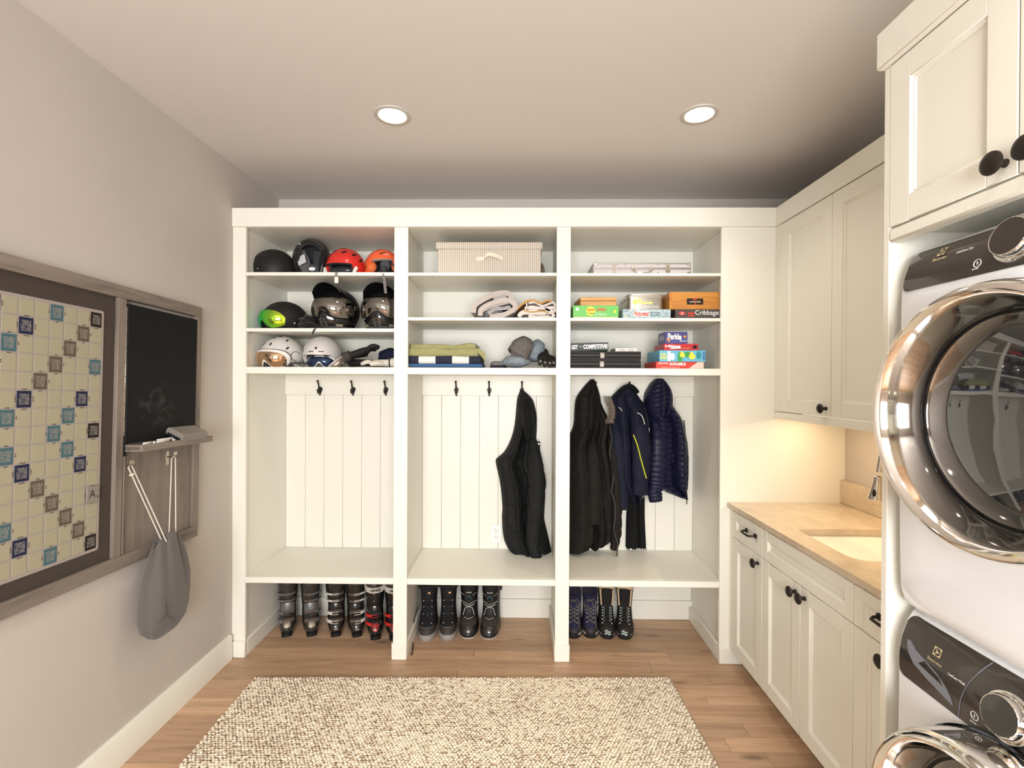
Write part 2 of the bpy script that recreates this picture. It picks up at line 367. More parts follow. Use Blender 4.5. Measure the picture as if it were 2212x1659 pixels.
for j in range(ny):
    for i in range(nx):
        x = -RW+dx*(i+.5+(.5 if j % 2 else 0))+RND.uniform(-.002, .002); y = -RL+dy*(j+.5)+RND.uniform(-.002, .002)
        if x > RW+.004: continue
        LP.append((x, y, .006, .45+RND.uniform(-.3, .3), .0100*RND.uniform(.85, 1.15), .0070, .0095*RND.uniform(.8, 1.2)))
        q = noise.noise(Vector((x*5, y*5, 3)))
        if RND.random() < .55+.4*q+(.2 if x < -.55 else 0): BP.append((x+.002, y+dy*.5, .0085, .55+RND.uniform(-.25, .25), .0095*RND.uniform(.8, 1.3), .0022, .0068))
for nm, pts, m in (('wool_loops', LP, island_mat('cream_wool', (.72, .62, .47), (.82, .74, .60))), ('brown_strands', BP, island_mat('brown_wool', (.13, .065, .035), (.36, .25, .17)))):
    me = bpy.data.meshes.new(nm); me.from_pydata(*[loops(pts)[0], [], loops(pts)[1]]); me.materials.append(m); me.polygons.foreach_set('use_smooth', [True]*len(me.polygons)); o = bpy.data.objects.new(nm, me); link(o, rug); o['kind'] = 'stuff'
# ================================================================ built-in locker unit along the back wall
YF, YBK = 2.684, 3.182
lk = thing('locker_unit', (-.1, 2.93, 0), 'cream painted three-bay mudroom locker unit with shelves, benches and coat hooks', 'locker unit')
def lb(name, *a, b=.0015, m=white): return box(name, lk, m, *a, b=b)
ZT, ZRB, ZBE, ZBB = 2.500, 2.395, .4486, .413
BAYS = [(-1.532, -.683), (-.631, .216), (.269, 1.130)]; FR = [(-1.522, -.695), (-.618, .2035), (.281, 1.105)]
lb('top_rail', -1.597, 1.404, YF-.008, YF+.012, ZRB, ZT)
lb('top_panel', -1.597, 1.404, YF+.012, YBK+.018, 2.394, 2.412)
for x0, x1 in ((-1.597, -1.522), (-.695, -.618), (.2035, .281)): lb('face_stile', x0, x1, YF, YF+.02, .09, ZRB)
lb('filler_panel', 1.105, 1.786, YF, YF+.02, .09, ZRB)
for x0, x1 in ((-1.597, -1.532), (-.683, -.631), (.216, .269), (1.130, 1.15)): lb('side_panel', x0, x1, YF+.02, YBK, 0, 2.394)
lb('back_panel', -1.532, 1.130, YBK, YBK+.012, 0, 2.394)
# plinths and side baseboards
for x0, x1 in ((-1.590, -1.5185), (-.7005, -.6165), (.1995, .2845), (1.1035, 1.30)): lb('plinth_block', x0, x1, YF-.012, YF+.02, 0, .0905, b=.003)
for x0, x1 in ((-1.532, -1.5185), (-.7005, -.683), (-.631, -.6165), (.1995, .216), (.269, .2845), (1.1065, 1.130)): lb('side_skirting', x0, x1, YF+.02, 3.165, 0, .0905, b=.003)
SH = [(2.1469, 2.1275, 1.8352, 1.8155), (2.1457, 2.128, 1.8976, 1.880), (2.1443, 2.1283, 1.8971, 1.8795)]
ZS = 1.619; ZSB = 1.581
for (a, b), (fa, fb), s in zip(BAYS, FR, SH):
    for t_, u_ in ((s[0], s[1]), (s[2], s[3])): lb('shelf', a, b, YF+.006, YBK, u_, t_)
    lb('thick_shelf', a, b, YF+.02, YBK, ZSB, ZS); lb('shelf_lip', fa, fb, YF+.001, YF+.02, ZSB, ZS)
    lb('bench_seat', a, b, YF+.02, YBK, ZBB, ZBE, b=.002); lb('bench_lip', fa, fb, YF-.002, YF+.02, ZBB, ZBE, b=.003)
    lb('hook_rail', a, b, 3.160, YBK, 1.4505, ZSB)
    lb('back_skirting', a, b, 3.166, YBK, 0, .123, b=.003)
    w = .1238; x = a
    for u, v in ((a, b),):
        first = a+(.128 if a < -1 else .125)
        xs_ = [a, first]
        while xs_[-1]+w < b-.01: xs_.append(xs_[-1]+w)
        xs_.append(b)
    for u, v in zip(xs_, xs_[1:]): lb('beadboard_plank', u+.0005, v-.0005, 3.172, YBK, ZBE, 1.4505, b=.0022)
    for x in (a+.006, b-.006):                                   # shelf pins
        for t_ in (s[1], s[3]): lb('shelf_pin', x-.006, x+.006, YF+.05, YF+.058, t_-.006, t_, m=satin)
HK = MB()
HK.tube(smooth_path([(0, -.004, -.028), (0, -.02, -.012), (0, -.030, .012), (0, -.028, .035), (0, -.045, .06)], 5), [.0055]*10+[.0048]*10+[.007], 8)
HK.prism([(-.016, .012), (-.011, .022), (0, .026), (.011, .022), (.016, .012), (.006, -.016), (0, -.024), (-.006, -.016)], 'y', -.005, 0)
HK.tube([(0, -.004, -.005), (0, -.022, -.016), (0, -.036, -.014), (0, -.042, .002)], [.006, .0055, .005, .006], 8); HK.ell((0, -.045, .062), (.0075, .0075, .0075), 10, 6); HK.ell((0, -.043, .004), (.007, .007, .007), 10, 6)
hk0 = None
for x in (-1.300, -1.083, -.868, -.408, -.194, .018, .49, .705, .905):
    if hk0 is None: hk0 = build('coat_hook', HK, bronze, lk, world=False); h = hk0
    else: h = hk0.copy(); link(h, lk)
    h.location = Vector((x, 3.160, 1.478))-ORG[lk]
# outlet
ot = thing('wall_outlet', (-.1455, 3.172, .55), 'white duplex power outlet low on the beadboard beside the black jacket', 'outlet')
build('cover_plate', MB().box(-.181, -.110, 3.166, 3.172, .491, .609, .003), mat('outlet_white', (.86, .86, .84), .35), ot)
for z in (.572, .528):
    f_ = build('receptacle', MB().box(-.1625, -.1285, 3.1635, 3.167, z-.018, z+.018, .003), mat('outlet_face', (.80, .80, .79), .35), ot)
    for dx_, w_, h_ in ((-.007, .0022, .009), (.007, .0022, .007)): build('slot', MB().box(-.1455+dx_-w_/2, -.1455+dx_+w_/2, 3.1630, 3.1638, z+.001, z+.001+h_), blackm, f_)
    build('slot', MB().lathe([(.0025, 0), (.0001, .0003)], 10, Matrix.Translation((-.1455, 3.1634, z-.009)) @ Matrix.Rotation(pi/2, 4, 'X')), blackm, f_)
# ================================================================ shaker doors, cabinets on the right wall
def shaker(name, parent, X, y0, y1, z0, z1, sw=.06, th=.02, m=white, bead=True):
    """door front at x=X facing the room (-x)"""
    b = MB(); f = .0015
    b.box(X, X+th, y0, y0+sw, z0, z1, f); b.box(X, X+th, y1-sw, y1, z0, z1, f); b.box(X, X+th, y0+sw, y1-sw, z0, z0+sw, f); b.box(X, X+th, y0+sw, y1-sw, z1-sw, z1, f)
    o = build(name, b, m, parent)
    a0, a1, c0, c1 = y0+sw, y1-sw, z0+sw, z1-sw
    build('panel', MB().box(X+.011, X+th-.002, a0-.002, a1+.002, c0-.002, c1+.002), m, o)
    if bead:
        q = MB(); w = .011
        P = [(X+.004, 0), (X+.0075, .004), (X+.0065, .0075), (X+.0105, w)]
        rings = []
        for px, ins in P: rings.append([(px, a0+ins, c0+ins), (px, a1-ins, c0+ins), (px, a1-ins, c1-ins), (px, a0+ins, c1-ins)])
        q.loft(rings, False, False); q.loft([[(X+.012, a0, c0), (X+.012, a1, c0), (X+.012, a1, c1), (X+.012, a0, c1)], rings[0]], False, False)
        build('bead', q, m, o)
    return o
def knob(parent, X, y, z, r=.0225):
    T = Matrix.Translation((X, y, z)) @ Matrix.Rotation(-pi/2, 4, 'Y')
    return build('knob', MB().lathe([(.009, 0), (.0085, .004), (.0065, .012), (.007, .018), (r*.85, .024), (r, .028), (r*.97, .032), (r*.75, .036), (r*.4, .038), (.0001, .0385)], 24, T), bronze, parent)
def pull(parent, X, y, z, h=.045):
    b = MB(); b.tube([(X-.001, y+h, z), (X-.020, y+h, z-.001), (X-.032, y+h*.82, z-.003), (X-.033, y, z-.004), (X-.032, y-h*.82, z-.003), (X-.020, y-h, z-.001), (X-.001, y-h, z)], .0052, 10)
    for s in (-1, 1): b.lathe([(.0125, 0), (.012, .004), (.007, .007)], 16, Matrix.Translation((X, y+s*h, z)) @ Matrix.Rotation(-pi/2, 4, 'Y'), cap=True)
    return build('drawer_pull', b, bronze, parent)
XD = 1.155; g = .0015
GRP = 'painted base cabinets under the worktop'
def base_cab(y0, y1, label, kind):
    r = thing('base_cabinet', (1.46, (y0+y1)/2, 0), label, 'cabinet', GRP)
    build('body', MB().box(XD+.021, XR-.002, y0+.0005, y1-.0005, .09, .855, .001), white, r)
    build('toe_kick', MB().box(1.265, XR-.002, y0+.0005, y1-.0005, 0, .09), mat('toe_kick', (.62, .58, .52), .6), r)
    if kind == 'sink':
        ym = 2.0035
        shaker('drawer_front', r, XD, y0+g, y1-g, .7135, .852, .046)
        d = shaker('door', r, XD, ym+g, y1-g, .0935, .7105); knob(d, XD, ym+.033, .674)
        d = shaker('door', r, XD, y0+g, ym-g, .0935, .7105); knob(d, XD, ym-.033, .674)
    else:
        d = shaker('drawer', r, XD, y0+g, y1-g, .7135, .852, .046); pull(d, XD, (y0+y1)/2-.05 if kind == 'l' else (y0+y1)/2, .795, .045)
        d = shaker('door', r, XD, y0+g, y1-g, .0935, .7105, .062); knob(d, XD, (y0+.036 if kind == 'l' else y1-.16), .674)
    return r
base_cab(2.317, 2.640, 'narrow cream base cabinet beside the lockers, one drawer above one door', 'l')
base_cab(1.689, 2.317, 'wide cream sink base cabinet with false drawer front and two doors', 'sink')
base_cab(1.358, 1.689, 'narrow cream base cabinet beside the stacked laundry machines, drawer above door', 'r')
f_ = thing('cabinet_filler', (1.46, 2.66, 0), 'thin cream filler strip between base cabinet and locker unit', 'filler strip')
build('strip', MB().box(1.159, 1.22, 2.6405, 2.6835, .0905, .859, .001), white, f_)
# worktop and backsplash
qm = mat('quartz', (.60, .49, .36), .16, coat=.2, var=.10, tscale=14)
n_ = qm.node_tree.nodes; L_ = qm.node_tree.links; tc_ = n_.new('ShaderNodeTexCoord'); tn_ = n_.new('ShaderNodeTexNoise'); tn_.inputs['Scale'].default_value = 9; tn_.inputs['Detail'].default_value = 9; tn_.inputs['Roughness'].default_value = .72; tn_.inputs['Distortion'].default_value = 1.1; L_.new(tc_.outputs['Object'], tn_.inputs[0])
mr_ = n_.new('ShaderNodeMapRange'); mr_.inputs[1].default_value = .0; mr_.inputs[2].default_value = .012; mr_.inputs[3].default_value = .6; mr_.inputs[4].default_value = 0
ab_ = n_.new('ShaderNodeMath'); ab_.operation = 'SUBTRACT'; ab_.inputs[1].default_value = .5; L_.new(tn_.outputs[0], ab_.inputs[0]); ac_ = n_.new('ShaderNodeMath'); ac_.operation = 'ABSOLUTE'; L_.new(ab_.outputs[0], ac_.inputs[0]); L_.new(ac_.outputs[0], mr_.inputs[0])
tm_ = n_.new('ShaderNodeTexNoise'); tm_.inputs['Scale'].default_value = 7; L_.new(tc_.outputs['Object'], tm_.inputs[0]); mm_ = n_.new('ShaderNodeMapRange'); mm_.inputs[1].default_value = .52; mm_.inputs[2].default_value = .64; L_.new(tm_.outputs[0], mm_.inputs[0])
ml_ = n_.new('ShaderNodeMath'); ml_.operation = 'MULTIPLY'; L_.new(mr_.outputs[0], ml_.inputs[0]); L_.new(mm_.outputs[0], ml_.inputs[1])
mv_ = n_.new('ShaderNodeMix'); mv_.data_type = 'RGBA'; mv_.inputs['B'].default_value = (.27, .19, .12, 1); L_.new(ml_.outputs[0], mv_.inputs['Factor'])
bs_ = n_['Principled BSDF'].inputs['Base Color']; L_.new(bs_.links[0].from_socket, mv_.inputs['A']); L_.new(mv_.outputs['Result'], bs_)
wt = thing('worktop', (1.46, 2.0, .86), 'beige speckled stone worktop with backsplash over the base cabinets', 'worktop')
def rrect(x0, x1, y0, y1, r, n=6):
    P = []
    for cx, cy, a0 in ((x1-r[0], y1-r[0], 0), (x0+r[1], y1-r[1], 90), (x0+r[2], y0+r[2], 180), (x1-r[3], y0+r[3], 270)):
        rr = r[[0, 90, 180, 270].index(a0)]
        for k in range(n+1): a = radians(a0+90*k/n); P.append((cx+rr*cos(a), cy+rr*sin(a)))
    return P
SX0, SX1, SY0, SY1 = 1.245, 1.635, 1.802, 2.198
hole = rrect(SX0, SX1, SY0, SY1, (.03, .03, .07, .07)); N = len(hole)
ox0, ox1, oy0, oy1 = 1.145, XR-.001, 1.358, 2.683
cx, cy = (SX0+SX1)/2, (SY0+SY1)/2; outer = []
for p in hole:
    dx_, dy_ = p[0]-cx, p[1]-cy; ts = []
    if dx_ > 0: ts.append((ox1-cx)/dx_)
    if dx_ < 0: ts.append((ox0-cx)/dx_)
    if dy_ > 0: ts.append((oy1-cy)/dy_)
    if dy_ < 0: ts.append((oy0-cy)/dy_)
    t = min(v for v in ts); outer.append((cx+dx_*t, cy+dy_*t))
# make sure the four outer corners exist
for c in ((ox0, oy0), (ox0, oy1), (ox1, oy0), (ox1, oy1)):
    k = min(range(N), key=lambda i: (outer[i][0]-c[0])**2+(outer[i][1]-c[1])**2); outer[k] = c
zt, zb, e = .887, .8605, .003
q = MB()
def ring(P, z): return [(x, y, z) for x, y in P]
inner_top = ring(hole, zt); ot_ = ring(outer, zt)
q.loft([ring(hole, zb), ring(hole, zt-e), ring([(x-(x-cx)*.0 , y) for x, y in hole], zt), ot_], False, False); q.loft([[(x, y, zt) for x, y in outer], [(x, y, zb) for x, y in outer], ring(hole, zb)], False, False)
build('slab', q, qm, wt)
box('backsplash', wt, qm, 1.759, XR-.001, 1.358, 2.683, .8872, 1.015, b=.002)
sk = thing('sink', (cx, cy, .7), 'white undermount utility sink set into the stone worktop', 'sink')
q = MB(); S = lambda d, z, r: ring(rrect(SX0-.006+d, SX1+.006-d, SY0-.006+d, SY1+.006-d, r), z)
q.loft([S(-.012, .8602, (.04,)*4), S(0, .8602, (.035, .035, .075, .075)), S(.004, .84, (.05, .05, .08, .08)), S(.012, .72, (.06, .06, .08, .08)), S(.03, .695, (.06,)*4), S(.10, .688, (.04,)*4)], False, True)
q.add(S(.10, .688, (.04,)*4), [tuple(range(28))]); build('basin', q, mat('sink_ceramic', (.86, .84, .79), .15), sk)
build('drain', MB().lathe([(.03, .003), (.026, .004), (.022, .001), (.0001, .001)], 24, Matrix.Translation((cx, cy, .688))), satin, sk)
fc = thing('faucet', (1.70, 2.0, .887), 'brushed nickel gooseneck faucet with pull-down spray head over the sink', 'faucet')
build('base', MB().lathe([(.03, 0), (.03, .008), (.022, .016), (.019, .05), (.017, .06)], 24, Matrix.Translation((1.70, 2.0, .887)), cap=True), satin, fc)
pth = smooth_path([(1.70, 2.0, .94), (1.70, 2.0, 1.10), (1.70, 2.0, 1.22), (1.675, 2.0, 1.305), (1.60, 2.0, 1.345), (1.525, 2.0, 1.325), (1.482, 2.0, 1.255), (1.468, 2.0, 1.18)], 6)
build('neck', MB().tube(pth, .0115, 16), satin, fc)
hd = build('spray_head', MB().lathe([(.0001, 0), (.026, 0), (.0300, .003), (.0285, .012), (.0245, .028), (.0185, .06), (.0155, .085), (.0165, .088), (.0165, .096), (.0125, .098)], 28, rotm(0, .10, 0, (1.455, 2.0, 1.066))), satin, fc)
build('button', MB().ell((1.437, 1.985, 1.098), (.006, .008, .016), 12, 8), blackm, hd)
build('lever', MB().tube([(1.70, 1.985, .945), (1.70, 1.955, .955), (1.695, 1.91, .985)], [.010, .008, .006], 12), satin, fc)
# wall cabinet over the worktop
uc = thing('wall_cabinet', (1.60, 2.0, 1.35), 'tall cream wall cabinet with two doors above the worktop', 'cabinet')
XU = 1.40
build('body', MB().box(XU+.021, XR-.002, 1.3565, 2.683, 1.386, 2.44), white, uc)
box('crown_board', uc, white, XU-.004, XU+.018, 1.3565, 2.6755, 2.396, 2.4985); box('light_rail', uc, white, XU-.004, XU+.020, 1.3565, 2.683, 1.349, 1.3855); box('side_filler', uc, white, XU, XU+.02, 2.627, 2.6835, 1.387, 2.395)
d = shaker('door', uc, XU, 2.206, 2.6255, 1.389, 2.391, .068); knob(d, XU, 2.236, 1.426)
d = shaker('door', uc, XU, 1.786, 2.203, 1.389, 2.391, .068); knob(d, XU, 1.816, 1.426)
shaker('door', uc, XU, 1.362, 1.783, 1.389, 2.391, .068)
strip = build('under_cabinet_light', MB().box(1.50, 1.53, 1.45, 2.60, 1.372, 1.3855, .003), mat('strip_lamp', (1, .9, .75), emit=3, ecol=(1, .78, .5)), uc)
area('under_cabinet_lamp', (1.515, 2.02, 1.368), (0, 0, 0), .03, 1.1, UNDER_POWER, UNDER_COL)
# tall laundry enclosure: side panels and the cupboard over the machines
tc = thing('laundry_cabinet', (1.39, .992, 0), 'tall cream laundry enclosure with knobbed two-door cupboard above the stacked machines', 'cabinet')
XP = 1.0; yn = .632
box('side_panel', tc, white, XP, XR-.002, 1.333, 1.354, 0, 2.402, b=.002); box('side_panel', tc, white, XP, XR-.002, yn, yn+.021, 0, 2.402, b=.002)
build('cupboard_body', MB().box(XP+.022, XR-.002, yn+.0215, 1.3325, 1.965, 2.402), white, tc)
box('bottom_rail', tc, white, XP-.002, XP+.034, yn+.0215, 1.3325, 1.922, 1.960, b=.006); box('cupboard_floor', tc, white, XP+.05, XR-.002, yn+.0215, 1.3325, 1.950, 1.965)
box('crown_board', tc, white, .978, .999, yn-.022, 1.3545, 2.399, 2.497, b=.002); box('crown_board', tc, white, .999, XR-.002, yn-.022, yn-.001, 2.399, 2.497, b=.002); box('crown_board', tc, white, .999, 1.404, 1.3335, 1.3545, 2.4025, 2.497, b=.002); box('crown_top', tc, white, .999, XR-.002, yn, 1.333, 2.4025, 2.412)
d = shaker('door', tc, XP-.001, .9935, 1.3315, 1.9625, 2.398, .066); knob(d, XP-.001, 1.018, 1.996, .0245)
d = shaker('door', tc, XP-.001, yn+.0225, .9905, 1.9625, 2.398, .066); knob(d, XP-.001, .952, 1.998, .0245)
# ================================================================ stacked laundry machines
Y0, Y1, YC = .655, 1.302, .9665
PR = {'d': [(0, 1.030), (.012, 1.014), (.05, 1.003), (.12, 1.000), (.30, .997), (.60, .996), (.79, .998), (.82, .999), (.86, 1.006), (.90, 1.020), (.925, 1.036), (.936, 1.056)],
      'w': [(0, 1.030), (.012, 1.014), (.05, 1.003), (.12, 1.000), (.30, .999), (.60, .999), (.82, 1.000), (.86, 1.006), (.90, 1.020), (.925, 1.036), (.936, 1.056), (.9365, 1.056)]}
def prof(kind, h):
    P = PR[kind]
    for (a, x), (b, y) in zip(P, P[1:]):
        if h <= b: t = (h-a)/(b-a) if b > a else 0; return x+(y-x)*t
    return P[-1][1]
def edge(y):
    s = abs((y-(Y0+Y1)/2)/((Y1-Y0)/2)); return .014*max(0, s-.955)**2/.002025+.003*s*s
def machine(kind, z0, label, cat, logo):
    r = thing('clothes_dryer' if kind == 'd' else 'washing_machine', (1.36, YC, z0), label, cat)
    rings = []; ys = [Y0+.0+ (Y1-Y0)*k/24 for k in range(25)]; ys[1] = Y0+.006; ys[23] = Y1-.006
    hs = sorted(set([p[0] for p in PR[kind]]+[.2, .4, .5, .7, .88, .912]))
    for h in hs:
        R_ = [(prof(kind, h)+edge(y), y, z0+h) for y in ys]; R_ += [(1.745, Y1, z0+h), (1.745, Y0, z0+h)]; rings.append(R_)
    build('body', MB().loft(rings, True, True), appw, r)
    def P(y, h, off=.0): return (prof(kind, h)+edge(y)-off, y, z0+h)
    ya, yb_, ha, hb = Y0+.02, 1.287, (.822 if kind == 'd' else .766), (.9235 if kind == 'd' else .920)
    LY_ = dict(em=(1.19, .904), tx=.8875, lx=(1.123, .889), pw=(1.080, .849), pt=.8365, dl=.880) if kind == 'd' else dict(em=(1.182, .876), tx=.853, lx=(1.122, .848), pw=(1.073, .797), pt=.781, dl=.843)
    def pan(u, v):
        y = ya+(yb_-ya)*u; h = ha+(hb-ha)*v; c = .018
        d1 = min(u, 1-u)*(yb_-ya); 
        if d1 < c:
            k = c-sqrt(max(0, c*c-(c-d1)**2)); h = min(max(h, ha+k), hb-k)
        return y, h
    fr = lambda u, v: P(*pan(u, v), .0022); bk = lambda u, v: P(*pan(u, v), -.004)
    uu = [0, .004, .01, .018, .028, .05]+[.05+.9*k/24 for k in range(1, 24)]+[.95, .972, .982, .99, .996, 1]
    n = len(uu)-1; pm = MB().slab(lambda u, v: fr(uu[round(u*n)], v), lambda u, v: bk(uu[round(u*n)], v), n, 8)
    cp = build('control_panel', pm, appd, r)
    def on(y, h): return Vector(P(y, h, .0030))
    rt = Vector((0, -1, 0)); up = lambda h: Vector((prof(kind, h+.004)-prof(kind, h-.004), 0, .008)).normalized()
    # brand mark: gold square with a dark disc and three-pointed light star, name below
    def onb(p): return Vector((prof(kind, p.z-z0)+edge(p.y)-.0032, p.y, p.z))
    yl, hl = LY_['em']; sq = MB(); w = .0105
    c = on(yl, hl); U_ = up(hl); 
    def disc(mb, rad, lift, poly=None):
        nn = Vector((-1, 0, 0)); pts = poly or [(rad*cos(2*pi*k/28), rad*sin(2*pi*k/28)) for k in range(28)]
        mb.add([c+rt*a+U_*b_+nn*lift for a, b_ in pts], [tuple(range(len(pts)))])
    disc(sq, 0, .0004, [(-w, -w), (w, -w), (w, w), (-w, w)]); em = build('emblem', sq, gold_ink, cp)
    d_ = MB(); disc(d_, w*.86, .0008); build('emblem_disc', d_, appd, cp)
    st = MB(); pts = []
    for k in range(6): a = pi/2+k*pi/3+.5; q_ = w*.86 if k % 2 == 0 else w*.2; pts.append((q_*cos(a), q_*sin(a)))
    disc(st, 0, .0012, pts); build('emblem_star', st, gold_ink, cp)
    build('lettering', text_mb('Electrolux', on(yl, LY_['tx']), rt, (0, 0, 1), .040, None, .012, bend=onb), gold_ink, cp)
    build('lettering', text_mb(logo, on(*LY_['lx']), rt, (0, 0, 1), .043, None, .03, bend=onb), cream_ink, cp)
    pw = MB(); pts = [on(LY_['pw'][0]+.0085*cos(2*pi*k/24), LY_['pw'][1]+.0085*sin(2*pi*k/24)) for k in range(24)]; pw.tube(pts, .0009, 5, closed=True); pw.tube([on(LY_['pw'][0], LY_['pw'][1]-.003), on(LY_['pw'][0], LY_['pw'][1]+.004)], .0009, 5); build('power_symbol', pw, cream_ink, cp)
    build('lettering', text_mb('power', on(LY_['pw'][0]+.002, LY_['pt']), rt, (0, 0, 1), .0155, None, .03, bend=onb), cream_ink, cp)
    for k, s_ in enumerate(('Normal', 'Towels', 'Delicates', 'Quick')): build('lettering', text_mb(s_, on(.895, LY_['dl']-.022+k*.012), rt, (0, 0, 1), .004*len(s_), None, .02, bend=onb), cream_ink, cp)
    # dial
    T = Matrix.Translation(on(1.0, LY_['dl'])) @ Matrix.Rotation(-pi/2+.22, 4, 'Y')
    dl = build('dial', MB().lathe([(.0500, -.004), (.0508, .003), (.0485, .007), (.0440, .0075), (.0420, .009), (.0405, .022), (.0390, .0245), (.0375, .0240)], 40, T), chrome, cp)
    build('dial_face', MB().lathe([(.0375, .0240), (.0001, .0240)], 40, T), mat('dial_glass', (.012, .008, .006), .08, coat=1), dl)
    # door: dish-shaped chrome ring round a dark porthole
    zc_ = z0+.5146; T = Matrix.Translation((0, YC, zc_)) @ Matrix.Rotation(-pi/2, 4, 'Y')
    X = lambda x: -x
    dr = build('door', MB().lathe([(r_, X(x)) for r_, x in [(.274, 1.000), (.2755, .975), (.2745, .940), (.2715, .912), (.2665, .893), (.2600, .884), (.2535, .882), (.2475, .886), (.2425, .896), (.2370, .915), (.2290, .945), (.2215, .970)]], 96, T), chrome, r)
    build('gasket_ring', MB().lathe([(.2215, X(.970)), (.2185, X(.968)), (.2150, X(.975))], 96, T), blackg, dr)
    gm = mat('porthole_glass', (.030, .032, .035), .03, .25, spec=1., coat=1.)
    build('porthole', MB().lathe([(.2165, X(.975)), (.210, X(.968)), (.18, X(.957)), (.12, X(.948)), (.06, X(.944)), (.0001, X(.9435))], 96, T), gm, dr)
    build('door_trim', MB().lathe([(.279, X(.999)), (.280, X(.989)), (.2755, X(.986))], 96, T), mat('dark_chrome', (.10, .11, .14), .1, 1.), dr)
    if kind == 'w':
        # detergent drawer: seam and scooped grip
        sm = MB(); sm.tube([on(1.066+.045*sin(pi*k/10*.5), .768+.150*(1-k/10)) for k in range(11)], .0011, 5); build('drawer_seam', sm, mat('seam_blue', (.16, .16, .20), .3), cp)
        pts = [(1.268, .862), (1.258, .864), (1.238, .851), (1.21, .842), (1.17, .830), (1.145, .815), (1.132, .800), (1.124, .782), (1.155, .790), (1.20, .801), (1.240, .815), (1.258, .832), (1.266, .848)]
        gr = MB(); gr.add([Vector(P(y, h, .0030)) for y, h in pts], [tuple(range(len(pts)))]); build('drawer_grip', gr, mat('grip_grey', (.20, .21, .24), .25), cp)
    for yf in (Y0+.06, Y1-.06):
        if kind == 'w': build('foot', MB().lathe([(.02, 0), (.02, .012), (.012, .02)], 16, Matrix.Translation((1.1, yf, .0)), cap=True), blackm, r)
    return r
machine('w', .0195, 'white front-loading washing machine with chrome porthole door, under the dryer', 'washing machine', 'LuxCare Wash')
machine('d', .9565, 'white front-loading dryer with chrome porthole door, stacked on the washing machine', 'dryer', 'LuxCare Dry')
# ================================================================ framed word-game board with chalkboard, hung slightly crooked on the left wall
BTH = .0285; BO = Vector((-1.597, 1.803, 1.3535))
bd = thing('game_board', tuple(BO), 'grey-framed wall word-game board with colored squares and a chalkboard beside it', 'game board')
bd.rotation_euler = (-BTH, 0, 0)
def bl(name, m, a0, a1, b0, b1, d0, d1, bev=.001, parent=None): return build(name, MB().box(d0, d1, a0, a1, b0, b1, bev), m, parent or bd, world=False)
DF = .033                                     # frame face depth from the wall
A0, A1, B0, B1 = -.880, .558, -.553, .562
bl('frame_rail', greywood, A0, A1, .514, B1, .001, DF, .002); bl('frame_rail', greywood, A0, A1, B0, -.502, .001, DF, .002)
gwv = wood_mat('grey_stained_wood_upright', (.25,.205,.17), (.20,.165,.135), (.12,.10,.085), along='Z', rough=.55, knots=False, rand=.05)
bl('frame_stile', gwv, A0, A0+.044, -.502, .514, .001, DF, .002); bl('frame_stile', gwv, .518, A1, -.502, .514, .001, DF, .002); bl('frame_stile', gwv, .063, .100, -.502, .514, .001, DF-.002, .002)
bl('backing_panel', mat('charcoal_panel', (.065, .052, .044), .7), A0+.044, .063, -.502, .514, .002, .017)
gridm = mat('grid_grey', (.33, .29, .265), .6)
CQ, CP = .0512, .05873; NB = 15
gb = MB(); gb.prism(rrect(-15*CQ-.0095, .0085, -7.5*CP-.0085, 7.5*CP+.0085, (.01,)*4), 'x', .017, .0195); build('grid_sheet', gb, gridm, bd, world=False)
cream = mat('square_cream', (.35, .32, .225), .55); SQM = {'TW': mat('square_black', (.014, .010, .008), .55), 'DW': mat('square_brown', (.095, .070, .042), .55), 'TL': mat('square_navy', (.016, .020, .052), .55), 'DL': mat('square_teal', (.048, .115, .138), .55)}
WORDS = {'TW': 'TRIPLE\nWORD\nSCORE', 'DW': 'DOUBLE\nWORD\nSCORE', 'TL': 'TRIPLE\nLETTER\nSCORE', 'DL': 'DOUBLE\nLETTER\nSCORE'}
half = ['W..l...W', '.w...L..', '..w...l.', 'l..w...l', '....w...', '.L...L..', '..l...l.', 'W..l...w']
KEY = {'W': 'TW', 'w': 'DW', 'L': 'TL', 'l': 'DL'}
def prem(r, c):
    r = min(r, 14-r); c = min(c, 14-c); return KEY.get(half[r][c])
sq = MB().box(0, .0012, -CQ/2+.0030, CQ/2-.0030, -CP/2+.0026, CP/2-.0026, .0004); sq0 = {}; lt0 = {}; ar0 = {}
inkb = mat('board_ink', (.33, .31, .275), .6); arm = mat('arrow_ink', (.035, .03, .03), .6)
